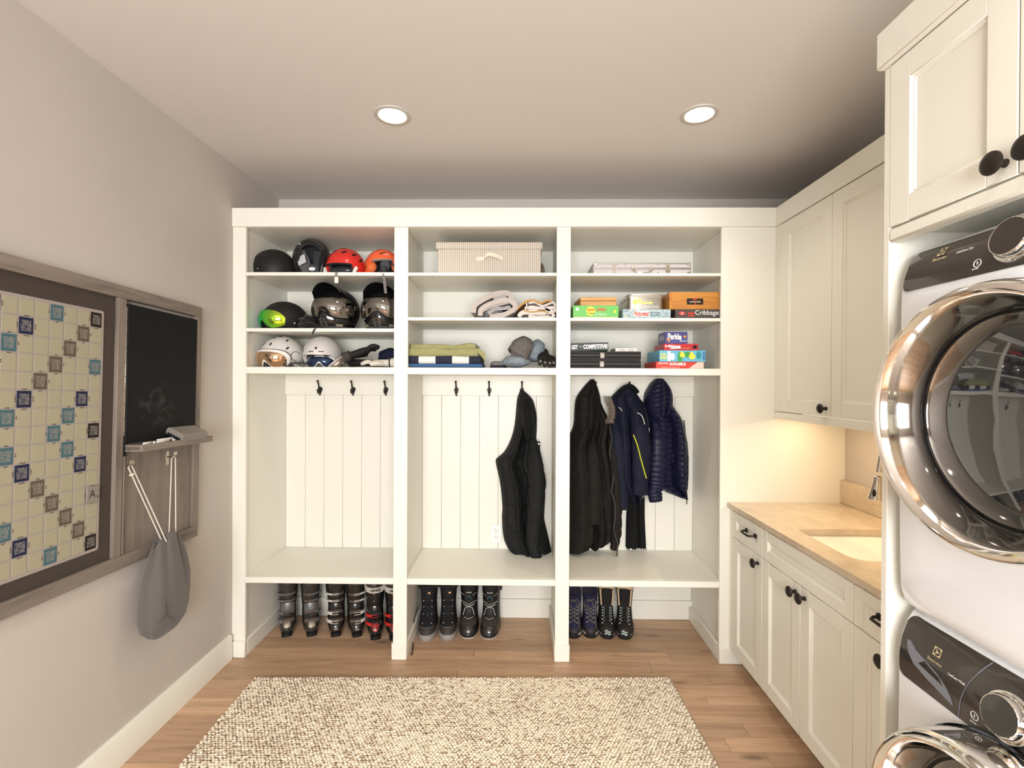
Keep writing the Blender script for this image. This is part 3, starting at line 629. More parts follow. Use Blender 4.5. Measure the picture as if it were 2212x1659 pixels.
for r_ in range(15):
    for c_ in range(15):
        k = prem(r_, c_); a = -(14.5-c_)*CQ; b = (7-r_)*CP
        if k not in sq0: o = sq0[k] = build('square', sq, SQM.get(k, cream), bd, world=False)
        else: o = sq0[k].copy(); link(o, bd)
        o.location = (.0195, a, b)
        if k is None: continue
        if k not in lt0:
            l = lt0[k] = build('lettering', text_mb(WORDS[k], (.0016, 0, 0), (0, 1, 0), (0, 0, 1), (.034), .034, .012, line=.8), inkb, o, world=False)
        else: l = lt0[k].copy(); link(l, o)
        sides = (c_ > 0, c_ < 14, r_ > 0, r_ < 14); kk = (k[0], sides)
        if kk not in ar0:
            q = MB(); n = 3 if k[0] == 'T' else 2; s = .0026
            for e_ in range(4):
                if not sides[e_]: continue
                for j in range(n):
                    t = (j-(n-1)/2)*.0062
                    if e_ < 2: sg = (-1, 1)[e_]; p = sg*(CQ/2+.0012); P3 = [(p, t-s), (p, t+s), (p+sg*.0048, t)]
                    else: sg = (1, -1)[e_-2]; p = sg*(CP/2+.0010); P3 = [(t-s, p), (t+s, p), (t, p+sg*.0048)]
                    q.add([(.0017, u, v) for u, v in P3], [(0, 1, 2)])
            x = ar0[kk] = build('arrow_marks', q, arm, o, world=False)
        else: x = ar0[kk].copy(); link(x, o)
chalk = mat('chalkboard', (.012, .012, .012), .6)
n_ = chalk.node_tree.nodes; L_ = chalk.node_tree.links; tc_ = n_.new('ShaderNodeTexCoord'); t1 = n_.new('ShaderNodeTexNoise'); t1.inputs['Scale'].default_value = 16; t1.inputs['Detail'].default_value = 8; t1.inputs['Distortion'].default_value = 1.2; L_.new(tc_.outputs['Object'], t1.inputs[0])
vd = n_.new('ShaderNodeVectorMath'); vd.operation = 'DISTANCE'; L_.new(tc_.outputs['Object'], vd.inputs[0]); vd.inputs[1].default_value = (.04, .265, .07)
fa = n_.new('ShaderNodeMapRange'); fa.inputs[1].default_value = .02; fa.inputs[2].default_value = .15; fa.inputs[3].default_value = 1; fa.inputs[4].default_value = 0; L_.new(vd.outputs['Value'], fa.inputs[0])
nr = n_.new('ShaderNodeMapRange'); nr.inputs[1].default_value = .5; nr.inputs[2].default_value = .75; nr.inputs[4].default_value = .13; L_.new(t1.outputs[0], nr.inputs[0])
mu = n_.new('ShaderNodeMath'); mu.operation = 'MULTIPLY'; L_.new(fa.outputs[0], mu.inputs[0]); L_.new(nr.outputs[0], mu.inputs[1]); mx_ = n_.new('ShaderNodeMix'); mx_.data_type = 'RGBA'; mx_.inputs['A'].default_value = (.012, .012, .012, 1); mx_.inputs['B'].default_value = (.35, .34, .33, 1); L_.new(mu.outputs[0], mx_.inputs['Factor']); L_.new(mx_.outputs['Result'], n_['Principled BSDF'].inputs['Base Color'])
bl('chalkboard', chalk, .112, .523, -.062, .497, .022, .0345, .003)
bl('chalkboard_edge', blackm, .101, .111, -.112, .496, .014, .036, .001); bl('hinge', satin, .0965, .1005, -.03, .482, DF-.004, DF+.0015, .0006)
for k in range(9): bl('hinge_knuckle', blackm, .0960, .1010, -.02+k*.056, -.0185+k*.056, DF-.004, DF+.0019, 0)
lg = MB(); lg.box(.030, .096, .103, .548, -.0935, -.0712, .001); lg.box(.096, .104, .103, .548, -.0935, -.0665, .001); lg.box(.030, .096, .103, .110, -.088, -.0665, .001); lg.box(.030, .096, .541, .548, -.088, -.0665, .001); build('chalk_ledge', lg, greywood, bd, world=False)
bl('lower_panel', gwv, .100, .518, -.502, -.06, .004, .021); 
rv = MB(); rv.box(.019, DF-.001, .104, .110, -.498, -.06, .0005); build('panel_bead', rv, gwv, bd, world=False)
for a, b in ((.112, -.148), (.355, -.142)):
    h = build('hook_plate', MB().box(.021, .0235, a-.009, a+.009, b-.040, b+.022, .0008), satin, bd, world=False)
    build('hook_arm', MB().tube([(.023, a, b-.004), (.044, a, b-.006), (.058, a, b+.006), (.058, a, b+.016)], .004, 8), satin, h, world=False)
    build('hook_tip', MB().box(.0545, .0605, a-.0105, a+.0105, b+.003, b+.022, .001), satin, h, world=False)
def on_board(d, a, b): return bd.matrix_basis @ Vector((d, a, b))
from mathutils import Euler
def wb(d, a, b): return BO+Euler((-BTH, 0, 0)).to_matrix() @ Vector((d, a, b))
# magnetic letter tile on the board
p = wb(.0213, -.5*CQ, -4*CP)
tl = thing('letter_tile', tuple(p), 'grey square letter A tile stuck on the game board near its edge', 'letter tile'); tl.rotation_euler = (-BTH, 0, 0)
build('tile_body', MB().box(0, .005, -.0265, .0265, -.031, .031, .0015), mat('tile_grey', (.24, .215, .19), .55), tl, world=False)
build('lettering', text_mb('A', (.0053, -.004, .002), (0, 1, 0), (0, 0, 1), .026, .028, .0), arm, tl, world=False); build('lettering', text_mb('1', (.0053, .0175, -.012), (0, 1, 0), (0, 0, 1), .004, .009, .0), arm, tl, world=False)
# eraser and chalk on the ledge
p = wb(.066, .400, -.0705)
er = thing('chalk_eraser', tuple(p), 'grey wooden chalk eraser tilted on the chalk ledge', 'eraser', rot=(radians(-1.6), radians(25), radians(-4)))
eg = mat('eraser_grey', (.22, .195, .17), .5)
E_ = [(-.043, .006), (-.043, .030), (-.036, .037), (.036, .037), (.043, .030), (.043, .006), (.034, .006), (.034, .015), (-.034, .015), (-.034, .006)]
build('grip', MB().prism([(x, z+.012) for x, z in E_], 'y', -.075, .075), eg, er, world=False)
build('felt_pad', MB().box(-.033, .033, -.075, .075, .013, .0268, .002), mat('felt_black', (.012, .012, .012), .95), er, world=False)
for k, (a, ln, an, d, hz, lab) in enumerate(((.165, .045, .10, .088, 0, 'short white chalk stub nearest the hinged edge of the chalkboard'), (.205, .018, .5, .086, 0, 'tiny round white chalk crumb between two chalk sticks'), (.255, .085, .14, .088, 0, 'long white chalk stick lying in front along the ledge rim'), (.285, .085, -.06, .074, .0055, 'white chalk stick lying on top of another, against the board'), (.345, .05, .04, .082, 0, 'white chalk piece lying next to the eraser'))):
    p = wb(d-.012, a, -.0655+hz)
    c = thing('chalk_stick', tuple(p), lab, 'chalk', 'chalk on the ledge', rot=(0, 0, an)); build('stick', MB().lathe([(.0045, -ln/2), (.0052, -ln/2+.001), (.0052, ln/2-.001), (.0045, ln/2)], 12, Matrix.Rotation(pi/2, 4, 'X'), cap=True), mat('chalk_white', (.82, .80, .76), .9), c, world=False)
# drawstring bag hanging from the two hooks
bg = thing('drawstring_bag', (-1.515, 2.055, .47), 'grey cotton drawstring bag hanging by white cords from two board hooks', 'bag')
bagm = mat('grey_cotton', (.105, .093, .086), .9, bump=.25, bscale=160, sheen=.2)
rows = [(.470, 2.045, .060, .020), (.478, 2.045, .092, .040), (.505, 2.048, .118, .054), (.555, 2.054, .132, .060), (.62, 2.058, .130, .060), (.69, 2.062, .120, .056), (.75, 2.066, .107, .050), (.80, 2.068, .092, .042), (.83, 2.068, .080, .036), (.852, 2.066, .072, .031), (.862, 2.065, .068, .028)]
rings = []
for (z, yc, hw, hd) in rows:
    f = (z-.47)/.39; ring = []
    for k in range(72):
        a = 2*pi*k/72; fo = 1+(.13*f*f+.03)*sin(7*a+2*f)*.8+(.07*f)*sin(13*a+5*f+1)+.03*sin(5*a-5*f)+.05*noise.noise(Vector((3*cos(a), 3*sin(a), f*4)))
        zz = z+.020*f**6*(cos(2*a+.4)+.6*cos(a))+(.012*(1-f)**4)*sin(a*2)
        ring.append((-1.515+hd*fo*cos(a), yc+hw*fo*sin(a)-(.0 if f < .9 else 0), zz-.012*(1-f)**2*sin(a)))
    rings.append(ring)
top = rings[-1]; cxm = (-1.515, 2.065, .80)
rings.append([(cxm[0]+(p[0]-cxm[0])*.8, cxm[1]+(p[1]-cxm[1])*.8, p[2]-.01) for p in top]); rings.append([(cxm[0]+(p[0]-cxm[0])*.6, cxm[1]+(p[1]-cxm[1])*.6, p[2]-.06) for p in top])
q = MB().loft(rings, True); build('bag_body', q, bagm, bg)
cord = mat('white_cord', (.72, .66, .56), .8)
h1 = wb(.050, .112, -.150); h2 = wb(.050, .355, -.146)
c_ = MB(); c_.tube([(-1.50, 2.018, .868), (h1.x, h1.y-.010, h1.z-.004), (h1.x+.002, h1.y, h1.z+.004), (h1.x, h1.y+.011, h1.z-.006), (-1.488, 2.030, .860)], .0022, 6); c_.ell((h1.x+.006, h1.y+.002, h1.z-.036), (.005, .014, .006), 10, 6); build('cord', c_, cord, bg)
c_ = MB(); c_.tube([(-1.51, 2.075, .865), (h2.x, h2.y-.012, h2.z-.004), (h2.x+.002, h2.y, h2.z+.004), (h2.x, h2.y+.012, h2.z-.006), (-1.505, 2.110, .862)], .0022, 6); build('cord', c_, cord, bg)
sm = MB(); sm.tube([(-1.468, 1.962, .545), (-1.455, 1.985, .575), (-1.462, 1.992, .64)], .0012, 5); sm.tube([(-1.455, 1.985, .575), (-1.452, 2.03, .52)], .0012, 5); build('seam', sm, mat('seam_dark', (.08, .07, .065), .9), bg)
from mathutils import Euler
# ================================================================ helmets and goggles (bay nearest the game board)
def dome_pt(R_, az, el, off=0.): 
    d = Vector((cos(el)*sin(az), -cos(el)*cos(az), sin(el))); p = Vector((d.x*R_[0], d.y*R_[1], d.z*R_[2])); n = Vector((d.x/R_[0], d.y/R_[1], d.z/R_[2])).normalized(); return p+n*off
def dome(R_, low, th=.016, nu=48, nv=14, mb=None, C=(0, 0, 0), shape=None):
    """open shell: az 0 = front (-y); low(az) = lower edge elevation (rad)"""
    mb = mb or MB(); C = Vector(C); rings = []
    def pt(az, el, off): 
        p = dome_pt(R_, az, el, off); return (shape(p) if shape else p)+C
    for j in range(nv+1): rings.append([pt(2*pi*i/nu, pi/2-(pi/2-low(2*pi*i/nu))*j/nv, 0) for i in range(nu)])
    rings.append([pt(2*pi*i/nu, low(2*pi*i/nu)-.03, -th*.5) for i in range(nu)])
    for j in range(nv, -1, -1): rings.append([pt(2*pi*i/nu, pi/2-(pi/2-low(2*pi*i/nu))*j/nv, -th) for i in range(nu)])
    mb.loft(rings, False); return mb
def patch(R_, az0, az1, lo, hi, off=.002, th=.004, nu=20, nv=8, mb=None, C=(0, 0, 0), bulge=0.):
    """plate lying on the dome between lo(s) and hi(s), s in -1..1 over az0..az1"""
    mb = mb or MB(); C = Vector(C)
    def P(u, v, o):
        s = -1+2*u; az = az0+(az1-az0)*u; el = lo(s)+(hi(s)-lo(s))*v; b = bulge*(1-s*s)*(4*v*(1-v)); return dome_pt(R_, az, el, o+b)+C
    return mb.slab(lambda u, v: P(u, v, off), lambda u, v: P(u, v, off-th), nu, nv)
def oval(az, el, ra, re, R_, off=.001, th=.003, mb=None, C=(0, 0, 0), n=14, rot=0.):
    mb = mb or MB(); C = Vector(C); ring = []; rim = []
    for k in range(n):
        a = 2*pi*k/n; x, y = ra*cos(a), re*sin(a); ring.append(dome_pt(R_, az+(x*cos(rot)-y*sin(rot))/max(.3, cos(el)), el+x*sin(rot)+y*cos(rot), off)+C); rim.append(dome_pt(R_, az+(x*cos(rot)-y*sin(rot))/max(.3, cos(el))*1., el+x*sin(rot)+y*cos(rot), off-th)+C)
    mb.loft([rim, ring], True, False); return mb
D_ = radians
def lowf(front, side, back, front_w=.6):
    def f(az):
        a = abs((az+pi) % (2*pi)-pi)                          # 0 front .. pi back
        t = max(0, min(1, (a-front_w)/.45)); t = t*t*(3-2*t); u = max(0, min(1, (a-1.9)/.5)); u = u*u*(3-2*u)
        return D_(front+(side-front)*t+(back-side)*u)
    return f
padm = mat('helmet_padding', (.06, .062, .068), .9, bump=.3, bscale=120); strapm = mat('strap_black', (.02, .02, .02), .8); greyfab = mat('grey_fabric', (.20, .20, .21), .9)
def liner(r, R_, C, low, m=None): build('liner', dome(tuple(v-.017 for v in R_), lambda a: low(a)+.02, .014, 40, 10, None, C), m or padm, r, world=False)
ZA, ZBb, ZC1 = 2.147, 1.8355, 1.6192
# 1 matte black helmet seen from the side
r = thing('ski_helmet', (-1.452, 2.86, ZA), 'matte black snow helmet, first on the top shelf, next to the open black one', 'helmet', 'helmets on the shelves', rot=(0, 0, D_(105)))
R_ = (.103, .124, .118); C = (0, 0, .052); low = lowf(-10, -22, -22, .5)
build('shell', dome(R_, low, .018, C=C), mat('helmet_black_matte', (.016, .015, .014), .48), r, world=False); liner(r, R_, C, low)
build('rim', MB().tube([dome_pt(R_, 2*pi*k/40, low(2*pi*k/40), -.006)+Vector(C) for k in range(40)], .006, 6, closed=True), mat('helmet_rim', (.028, .024, .022), .7), r, world=False)
for az, el in ((-20, 62), (30, 64), (-65, 58)): build('vent', oval(D_(az), D_(el), .11, .05, R_, C=C), blackm, r, world=False)
build('buckle', MB().box(.086, .096, -.030, -.018, .004, .030, .002), mat('buckle_red', (.55, .05, .03), .5), r, world=False)
build('rivet', MB().ell(dome_pt(R_, D_(-125), D_(-8), .0)+Vector(C), (.005, .005, .005), 8, 6), satin, r, world=False)
# 2 black helmet tipped back, lining towards the room
r = thing('ski_helmet', (-1.238, 2.885, ZA+.112), 'glossy black snow helmet tipped back, showing its grey lining and a white tag', 'helmet', 'helmets on the shelves', rot=(D_(-58), D_(8), D_(8)))
C = (0, 0, 0); R_ = (.108, .128, .116); low = lowf(-4, -42, -30, .7)
build('shell', dome(R_, low, .020, C=C), mat('helmet_black_satin', (.018, .017, .016), .3), r, world=False); liner(r, R_, C, low, mat('lining_dark', (.035, .036, .040), .9))
TI = (Matrix.Translation((-1.238, 2.885, ZA+.112)) @ Euler((D_(-58), D_(8), D_(8))).to_matrix().to_4x4()).inverted()
def inside(nm, pts, m, y=2.86):
    q = MB(); q.add([TI @ Vector((x, yy, z)) for x, yy, z in pts], [tuple(range(len(pts)))]); return build(nm, q, m, r, world=False)
inside('pad', [(-1.312, 2.84, 2.30), (-1.285, 2.88, 2.325), (-1.255, 2.88, 2.27), (-1.215, 2.85, 2.16), (-1.255, 2.83, 2.15), (-1.295, 2.83, 2.22)], mat('pad_mid_grey', (.10, .10, .105), .9))
inside('pad', [(-1.235, 2.90, 2.32), (-1.195, 2.90, 2.32), (-1.185, 2.89, 2.20), (-1.235, 2.89, 2.20)], mat('pad_dark_grey', (.045, .046, .05), .9))
inside('pad', [(-1.165, 2.83, 2.20), (-1.150, 2.84, 2.27), (-1.140, 2.82, 2.27), (-1.145, 2.80, 2.16), (-1.165, 2.81, 2.15)], greyfab)
inside('care_tag', [(-1.305, 2.826, 2.262), (-1.262, 2.832, 2.284), (-1.248, 2.826, 2.236), (-1.288, 2.818, 2.212)], mat('tag_white', (.50, .50, .51), .7))
inside('logo', [(-1.211+.020*cos(2*pi*k/16), 2.82, 2.195+.011*sin(2*pi*k/16)) for k in range(16)], mat('logo_white', (.75, .75, .75), .5))
inside('liner_pad', [(-1.250, 2.835, 2.165), (-1.235, 2.84, 2.225), (-1.190, 2.84, 2.225), (-1.170, 2.83, 2.165)], padm)
bend = lambda p: dome_pt(R_, p.x, p.z, .0015)+Vector(C)
build('lettering', text_mb('PROTEC', (D_(8), 0, D_(26)), (1, 0, 0), (0, 0, 1), .55, .075, .03, bend=bend), cream_ink, r, world=False)
build('emblem', oval(D_(-24), D_(30), .09, .04, R_, .0015, C=C), mat('emblem_tan', (.45, .33, .22), .5), r, world=False)
# 3 red vented helmet
def simple_helmet(x, y, z, rz, rx, label, shell, R_, C, low, name='ski_helmet', ry=0):
    r = thing(name, (x, y, z), label, 'helmet', 'helmets on the shelves', rot=(rx, ry, rz)); build('shell', dome(R_, low, .018, C=C), shell, r, world=False); liner(r, R_, C, low); return r
R_ = (.112, .128, .122); C = (0, 0, .052); low = lowf(4, -22, -25, .72)
redm = mat('helmet_red', (.62, .022, .018), .22, coat=.5)
r = simple_helmet(-1.022, 2.855, ZA, D_(-6), 0, 'red vented snow helmet on the top shelf, white trim inside', redm, R_, C, low)
for az, el, rt in ((-22, 47, 1.2), (20, 40, .5), (55, 34, .4), (-55, 34, 2.6), (10, 66, .3), (75, 20, .6)): build('vent', oval(D_(az), D_(el), .155, .055, R_, .0012, C=C, rot=rt), blackm, r, world=False)
build('rim', MB().tube([dome_pt(R_, D_(-44+88*k/20), low(D_(-44+88*k/20))-.02, -.004)+Vector(C) for k in range(21)], .006, 6), strapm, r, world=False)
for s in (-1, 1): build('ear_pad', MB().tube(smooth_path([(s*.094, -.07, .045), (s*.088, -.082, .022), (s*.080, -.07, .006)], 4), [.011]*8+[.008], 8), mat('trim_white', (.72, .70, .66), .5), r, world=False)
build('dark_lens', MB().ell((0, -.055, .034), (.072, .03, .03), 20, 10), mat('smoked_visor', (.03, .032, .035), .12), r, world=False)  # dark glossy ellipsoid set in the helmet's face opening
build('chin_strap', MB().tube([(.02, -.05, .03), (.022, -.120, .006), (.024, -.176, -.004), (.027, -.180, -.03), (.030, -.181, -.042)], .006, 6, flat_=.35), greyfab, r, world=False)
build('buckle', MB().box(.018, .040, -.186, -.176, -.066, -.030, .003), mat('buckle_white', (.74, .70, .62), .4), r, world=False)
# 4 orange helmet with dangling strap
low = lowf(18, -22, -25, .6); orm = mat('helmet_orange', (.80, .115, .035), .25, coat=.4)
r = simple_helmet(-.800, 2.86, ZA, D_(14), 0, 'bright orange snow helmet beside the upright, its black strap dangling over the shelf edge', orm, (.110, .126, .117), C, low, ry=D_(-5))
R_ = (.110, .126, .117)
for az, el in ((-62, 2), (2, 38), (75, 20), (-20, 66)): build('vent', patch(R_, D_(az-11), D_(az+11), lambda s, e=el: D_(e-1.8)+s*.07, lambda s, e=el: D_(e+1.8)+s*.07, .001, .003, 6, 2, None, C), blackm, r, world=False)
build('lettering', text_mb('smith', (D_(16), 0, D_(33)), (1, 0, 0), (0, 0, 1), .36, .06, .03, bend=lambda p: dome_pt(R_, p.x, p.z, .0012)+Vector(C)), cream_ink, r, world=False)
build('rim', MB().tube([dome_pt(R_, D_(-34+68*k/20), low(D_(-34+68*k/20))-.02, -.004)+Vector(C) for k in range(21)], .0055, 6), mat('rim_grey', (.22, .19, .17), .7), r, world=False)
for az in (-48, 10, 60): build('pad', MB().ell(dome_pt((.085, .10, .09), D_(az), D_(4))+Vector(C), (.03, .022, .034), 12, 8), mat('pad_orange', (.60, .13, .03), .8) if az != 10 else padm, r, world=False)
q = MB(); q.tube(smooth_path([(-.03, -.03, .03), (-.012, -.10, .022), (.0, -.158, .006), (.002, -.174, -.012), (.003, -.178, -.08), (.004, -.178, -.118)], 5), .0075, 6, flat_=.3); build('chin_strap', q, mat('strap_grey', (.15, .14, .13), .8), r, world=False)
build('buckle', MB().box(-.014, .018, -.185, -.172, .0, .032, .003), blackm, r, world=False)
# 5 black helmet with green mirrored visor
R_ = (.112, .132, .108); C = (0, 0, .066); low = lowf(-30, -32, -30, .6)
r = thing('ski_helmet', (-1.385, 2.86, ZBb), 'matte black snow helmet with a green mirrored goggle', 'helmet', 'helmets on the shelves', rot=(0, 0, D_(-32)))
build('shell', dome(R_, low, .018, C=C), mat('helmet_black_matte', (.016, .015, .014), .48), r, world=False)
gm_ = bpy.data.materials.new('green_mirror'); gm_.use_nodes = True; n_ = gm_.node_tree.nodes; L_ = gm_.node_tree.links; b = n_['Principled BSDF']; b.inputs['Metallic'].default_value = .9; b.inputs['Roughness'].default_value = .07
tc_ = n_.new('ShaderNodeTexCoord'); sx_ = n_.new('ShaderNodeSeparateXYZ'); L_.new(tc_.outputs['Object'], sx_.inputs[0]); cr = n_.new('ShaderNodeValToRGB'); e = cr.color_ramp.elements; e[0].position = 0; e[0].color = (.08, .22, .60, 1); e[1].position = 1; e[1].color = (.55, .80, .06, 1); w = e.new(.35); w.color = (.05, .55, .22, 1); w = e.new(.65); w.color = (.12, .72, .10, 1)
mr = n_.new('ShaderNodeMapRange'); mr.inputs[1].default_value = -.10; mr.inputs[2].default_value = .09; L_.new(sx_.outputs[0], mr.inputs[0]); L_.new(mr.outputs[0], cr.inputs[0]); L_.new(cr.outputs[0], b.inputs['Base Color'])
nose = lambda s: D_(-30+21*exp(-(s/.22)**2)); hiv = lambda s: D_(20-7*s*s-14*abs(s)**6); lov = lambda s: nose(s)+D_(10)*abs(s)**5
build('goggle_frame', patch(R_, D_(-66), D_(66), lambda s: lov(s)-D_(3), lambda s: hiv(s)+D_(3), .010, .012, 32, 10, None, C), blackm, r, world=False)
build('goggle_lens', patch(R_, D_(-60), D_(60), lambda s: lov(s)+D_(2), hiv, .016, .005, 32, 10, None, C, bulge=.006), gm_, r, world=False)
for az in (-12, 35): build('vent', oval(D_(az), D_(52), .08, .045, R_, C=C), blackm, r, world=False)
build('lettering', text_mb('S', (D_(84), 0, D_(-14)), (1, 0, 0), (0, 0, 1), .07, .09, .02, bend=lambda p: dome_pt(R_, p.x, p.z, .002)+Vector(C)), cream_ink, r, world=False)
# soft black neck warmer beside it
r = thing('neck_warmer', (-1.236, 2.84, ZBb), 'crumpled black fleece neck warmer between the green-visored helmet and a full-face helmet', 'neck warmer')
def lump(c, rad, amp, fr, seed, nu=40, nv=20): 
    return MB().ell(c, rad, nu, nv, None, lambda d: 1+amp*noise.noise(d*fr+Vector((seed, 0, 0)))+amp*.5*noise.noise(d*fr*2.3+Vector((0, seed, 0))))
fleece = mat('black_fleece', (.014, .013, .013), .95, bump=.4, bscale=140, sheen=.15)
q = MB(); q.ell((-1.236, 2.84, ZBb+.044), (.052, .07, .046), 36, 18, None, lambda d: 1+.22*noise.noise(d*2.5)+.07*sin(9*d.z+4*d.x)); build('fleece_fold', q, fleece, r)
q = MB(); q.ell((-1.225, 2.80, ZBb+.024), (.05, .05, .025), 30, 14, None, lambda d: 1+.2*noise.noise(d*3+Vector((5, 0, 0)))); build('fleece_fold', q, fleece, r)
# 6, 7 full-face helmets with peak and clear visor
clearv = bpy.data.materials.new('clear_visor'); clearv.use_nodes = True; nt = clearv.node_tree; nt.nodes.remove(nt.nodes['Principled BSDF'])
a_ = nt.nodes.new('ShaderNodeBsdfTransparent'); a_.inputs[0].default_value = (.55, .53, .51, 1); b_ = nt.nodes.new('ShaderNodeBsdfGlossy'); b_.inputs['Roughness'].default_value = .04; b_.inputs[0].default_value = (.9, .87, .84, 1); x_ = nt.nodes.new('ShaderNodeMixShader'); x_.inputs[0].default_value = .30
nt.links.new(a_.outputs[0], x_.inputs[1]); nt.links.new(b_.outputs[0], x_.inputs[2]); nt.links.new(x_.outputs[0], nt.nodes['Material Output'].inputs[0])
def full_face(x, y, rz, label, strap):
    r = thing('motorcycle_helmet', (x, y, ZBb), label, 'helmet', 'helmets on the shelves', rot=(0, 0, rz))
    R_ = (.122, .142, .132); C = (0, 0, .118)
    build('shell', dome(R_, lowf(17, -62, -58, .82), .022, C=C), blackg, r, world=False)
    build('interior', MB().ell((0, .012, .108), (.098, .112, .098), 28, 14), mat('helmet_lining', (.09, .082, .08), .95), r, world=False)
    build('chin_bar', patch(R_, D_(-62), D_(62), lambda s: D_(-58-4*s*s), lambda s: D_(-24+15*exp(-(s/.26)**2)), .012, .022, 32, 8, None, C, bulge=.012), blackg, r, world=False)
    build('visor', patch(R_, D_(-74), D_(74), lambda s: D_(-24+15*exp(-(s/.26)**2))+D_(3), lambda s: D_(27-4*s*s-10*abs(s)**6), .016, .003, 36, 10, None, C, bulge=.010), clearv, r, world=False)
    gr = MB()
    for s in (-1, 1): gr.add([dome_pt(R_, D_(s*a), D_(e), .028)+Vector(C) for a, e in ((2, -16), (9, -24), (9, -42), (2, -36))], [(0, 1, 2, 3)])
    build('chin_vent', gr, mat('vent_grey', (.05, .05, .05), .6), r, world=False)
    for k in range(3): build('vent_bar', MB().tube([dome_pt(R_, D_(-10), D_(-25-6*k), .029)+Vector(C), dome_pt(R_, D_(0), D_(-21-6*k), .031)+Vector(C), dome_pt(R_, D_(10), D_(-25-6*k), .029)+Vector(C)], .0018, 5), satin, r, world=False)
    for s in (-1, 1):
        build('side_vent', patch(R_, D_(s*30), D_(s*48), lambda u: D_(-42), lambda u: D_(-34), .026, .004, 6, 3, None, C), satin, r, world=False)
        build('visor_pivot', MB().lathe([(.014, 0), (.013, .005), (.006, .007), (.0001, .007)], 16, Matrix.Translation(dome_pt(R_, D_(s*82), D_(4), .006)+Vector(C)) @ Matrix.Rotation(s*pi/2, 4, 'Y')), satin if s > 0 else blackm, r, world=False)
    def peak(u, v, off):
        s = -1+2*u; w = .104-.012*v; hgt = .150+.085*sqrt(max(0, 1-(s*.92)**2))
        return Vector((s*w, .03-.18*v+.03*s*s*v, hgt-.036*(1-v)*(abs(s))+.075*v-.045*v*v-off))
    build('peak', MB().slab(lambda u, v: peak(u, v, 0), lambda u, v: peak(u, v, .005), 20, 10), blackg, r, world=False)
    q = MB()
    for s in (-1, 1): q.add([Vector((s*.116, -.01, .150)), Vector((s*.100, -.05, .200)), Vector((s*.092, -.112, .215)), Vector((s*.122, -.03, .130))], [(0, 1, 2, 3)]); q.add([Vector((s*.119, -.01, .150)), Vector((s*.103, -.05, .200)), Vector((s*.095, -.112, .215)), Vector((s*.125, -.03, .130))], [(3, 2, 1, 0)])
    build('peak_arm', q, blackg, r, world=False)
    build('neck_roll', MB().tube([(.105*cos(2*pi*k/32), .122*sin(2*pi*k/32)+.004, .010) for k in range(32)], .010, 8, closed=True), mat('neck_roll', (.03, .03, .03), .9), r, world=False)
    build('neck_trim', MB().tube([(.098*cos(a), -.112*sin(a)-.02, .014) for a in [pi*.1+pi*.8*k/14 for k in range(15)]], .005, 6), mat('dark_trim', (.05, .05, .05), .4), r, world=False)
    if strap: build('chin_strap', MB().tube(smooth_path([(-.01, -.10, .02), (-.012, -.155, .006), (-.018, -.196, -.006), (-.030, -.198, -.034)], 4), .008, 6, flat_=.35), strapm, r, world=False)
full_face(-1.077, 2.875, D_(-13), 'glossy black full-face helmet with peak and clear visor, whole, its strap over the edge', True)
full_face(-.792, 2.87, D_(-4), 'glossy black full-face helmet with peak, partly hidden by the upright post', False)
# 8 white vented helmet with gold goggles
def goggles(r, R_, C, fm, lm, off=.014, a=64, trim=None):
    nose = lambda s: D_(-34+20*exp(-(s/.24)**2)+6*s**4); hi = lambda s: D_(8-5*s*s-12*abs(s)**7)
    build('goggle_frame', patch(R_, D_(-a), D_(a), lambda s: nose(s)-D_(4), lambda s: hi(s)+D_(5), off, off+.004, 32, 10, None, C), fm, r, world=False)
    build('goggle_lens', patch(R_, D_(-a+9), D_(a-9), lambda s: nose(s)+D_(3), lambda s: hi(s)-D_(1), off+.004, .004, 32, 10, None, C, bulge=.008), lm, r, world=False)
    if trim: build('foam', patch(R_, D_(-a-2), D_(a+2), lambda s: nose(s)-D_(7), lambda s: hi(s)+D_(7), off-.004, .006, 32, 4, None, C), trim, r, world=False)
whm = mat('helmet_white', (.68, .66, .62), .35, coat=.2)
R_ = (.113, .132, .116); C = (0, 0, .070); low = lowf(-2, -34, -30, .7)
r = thing('ski_helmet', (-1.402, 2.865, ZC1), 'white vented snow helmet wearing white goggles with a bronze mirror lens', 'helmet', 'helmets on the shelves', rot=(0, 0, D_(-16)))
build('shell', dome(R_, low, .018, C=C), whm, r, world=False); liner(r, R_, C, low)
for az, el, rt in ((-38, 60, 1.3), (-5, 62, .2), (-30, 34, 1.35), (8, 32, 1.3), (62, 48, .9), (58, 20, .7), (-70, 30, 1.5), (30, 70, .5)): build('vent', oval(D_(az), D_(el), .095, .042, R_, .0015, C=C, rot=rt), blackm, r, world=False)
goggles(r, R_, C, mat('goggle_white', (.72, .70, .66), .3), mat('bronze_mirror', (.60, .42, .28), .06, 1.), .016, 62, strapm)
build('side_logo', MB().tube([dome_pt(R_, D_(80+14*cos(t)), D_(-2+13*sin(t)), .002)+Vector(C) for t in [.6+4.2*k/14 for k in range(15)]], .0016, 5), blackm, r, world=False)
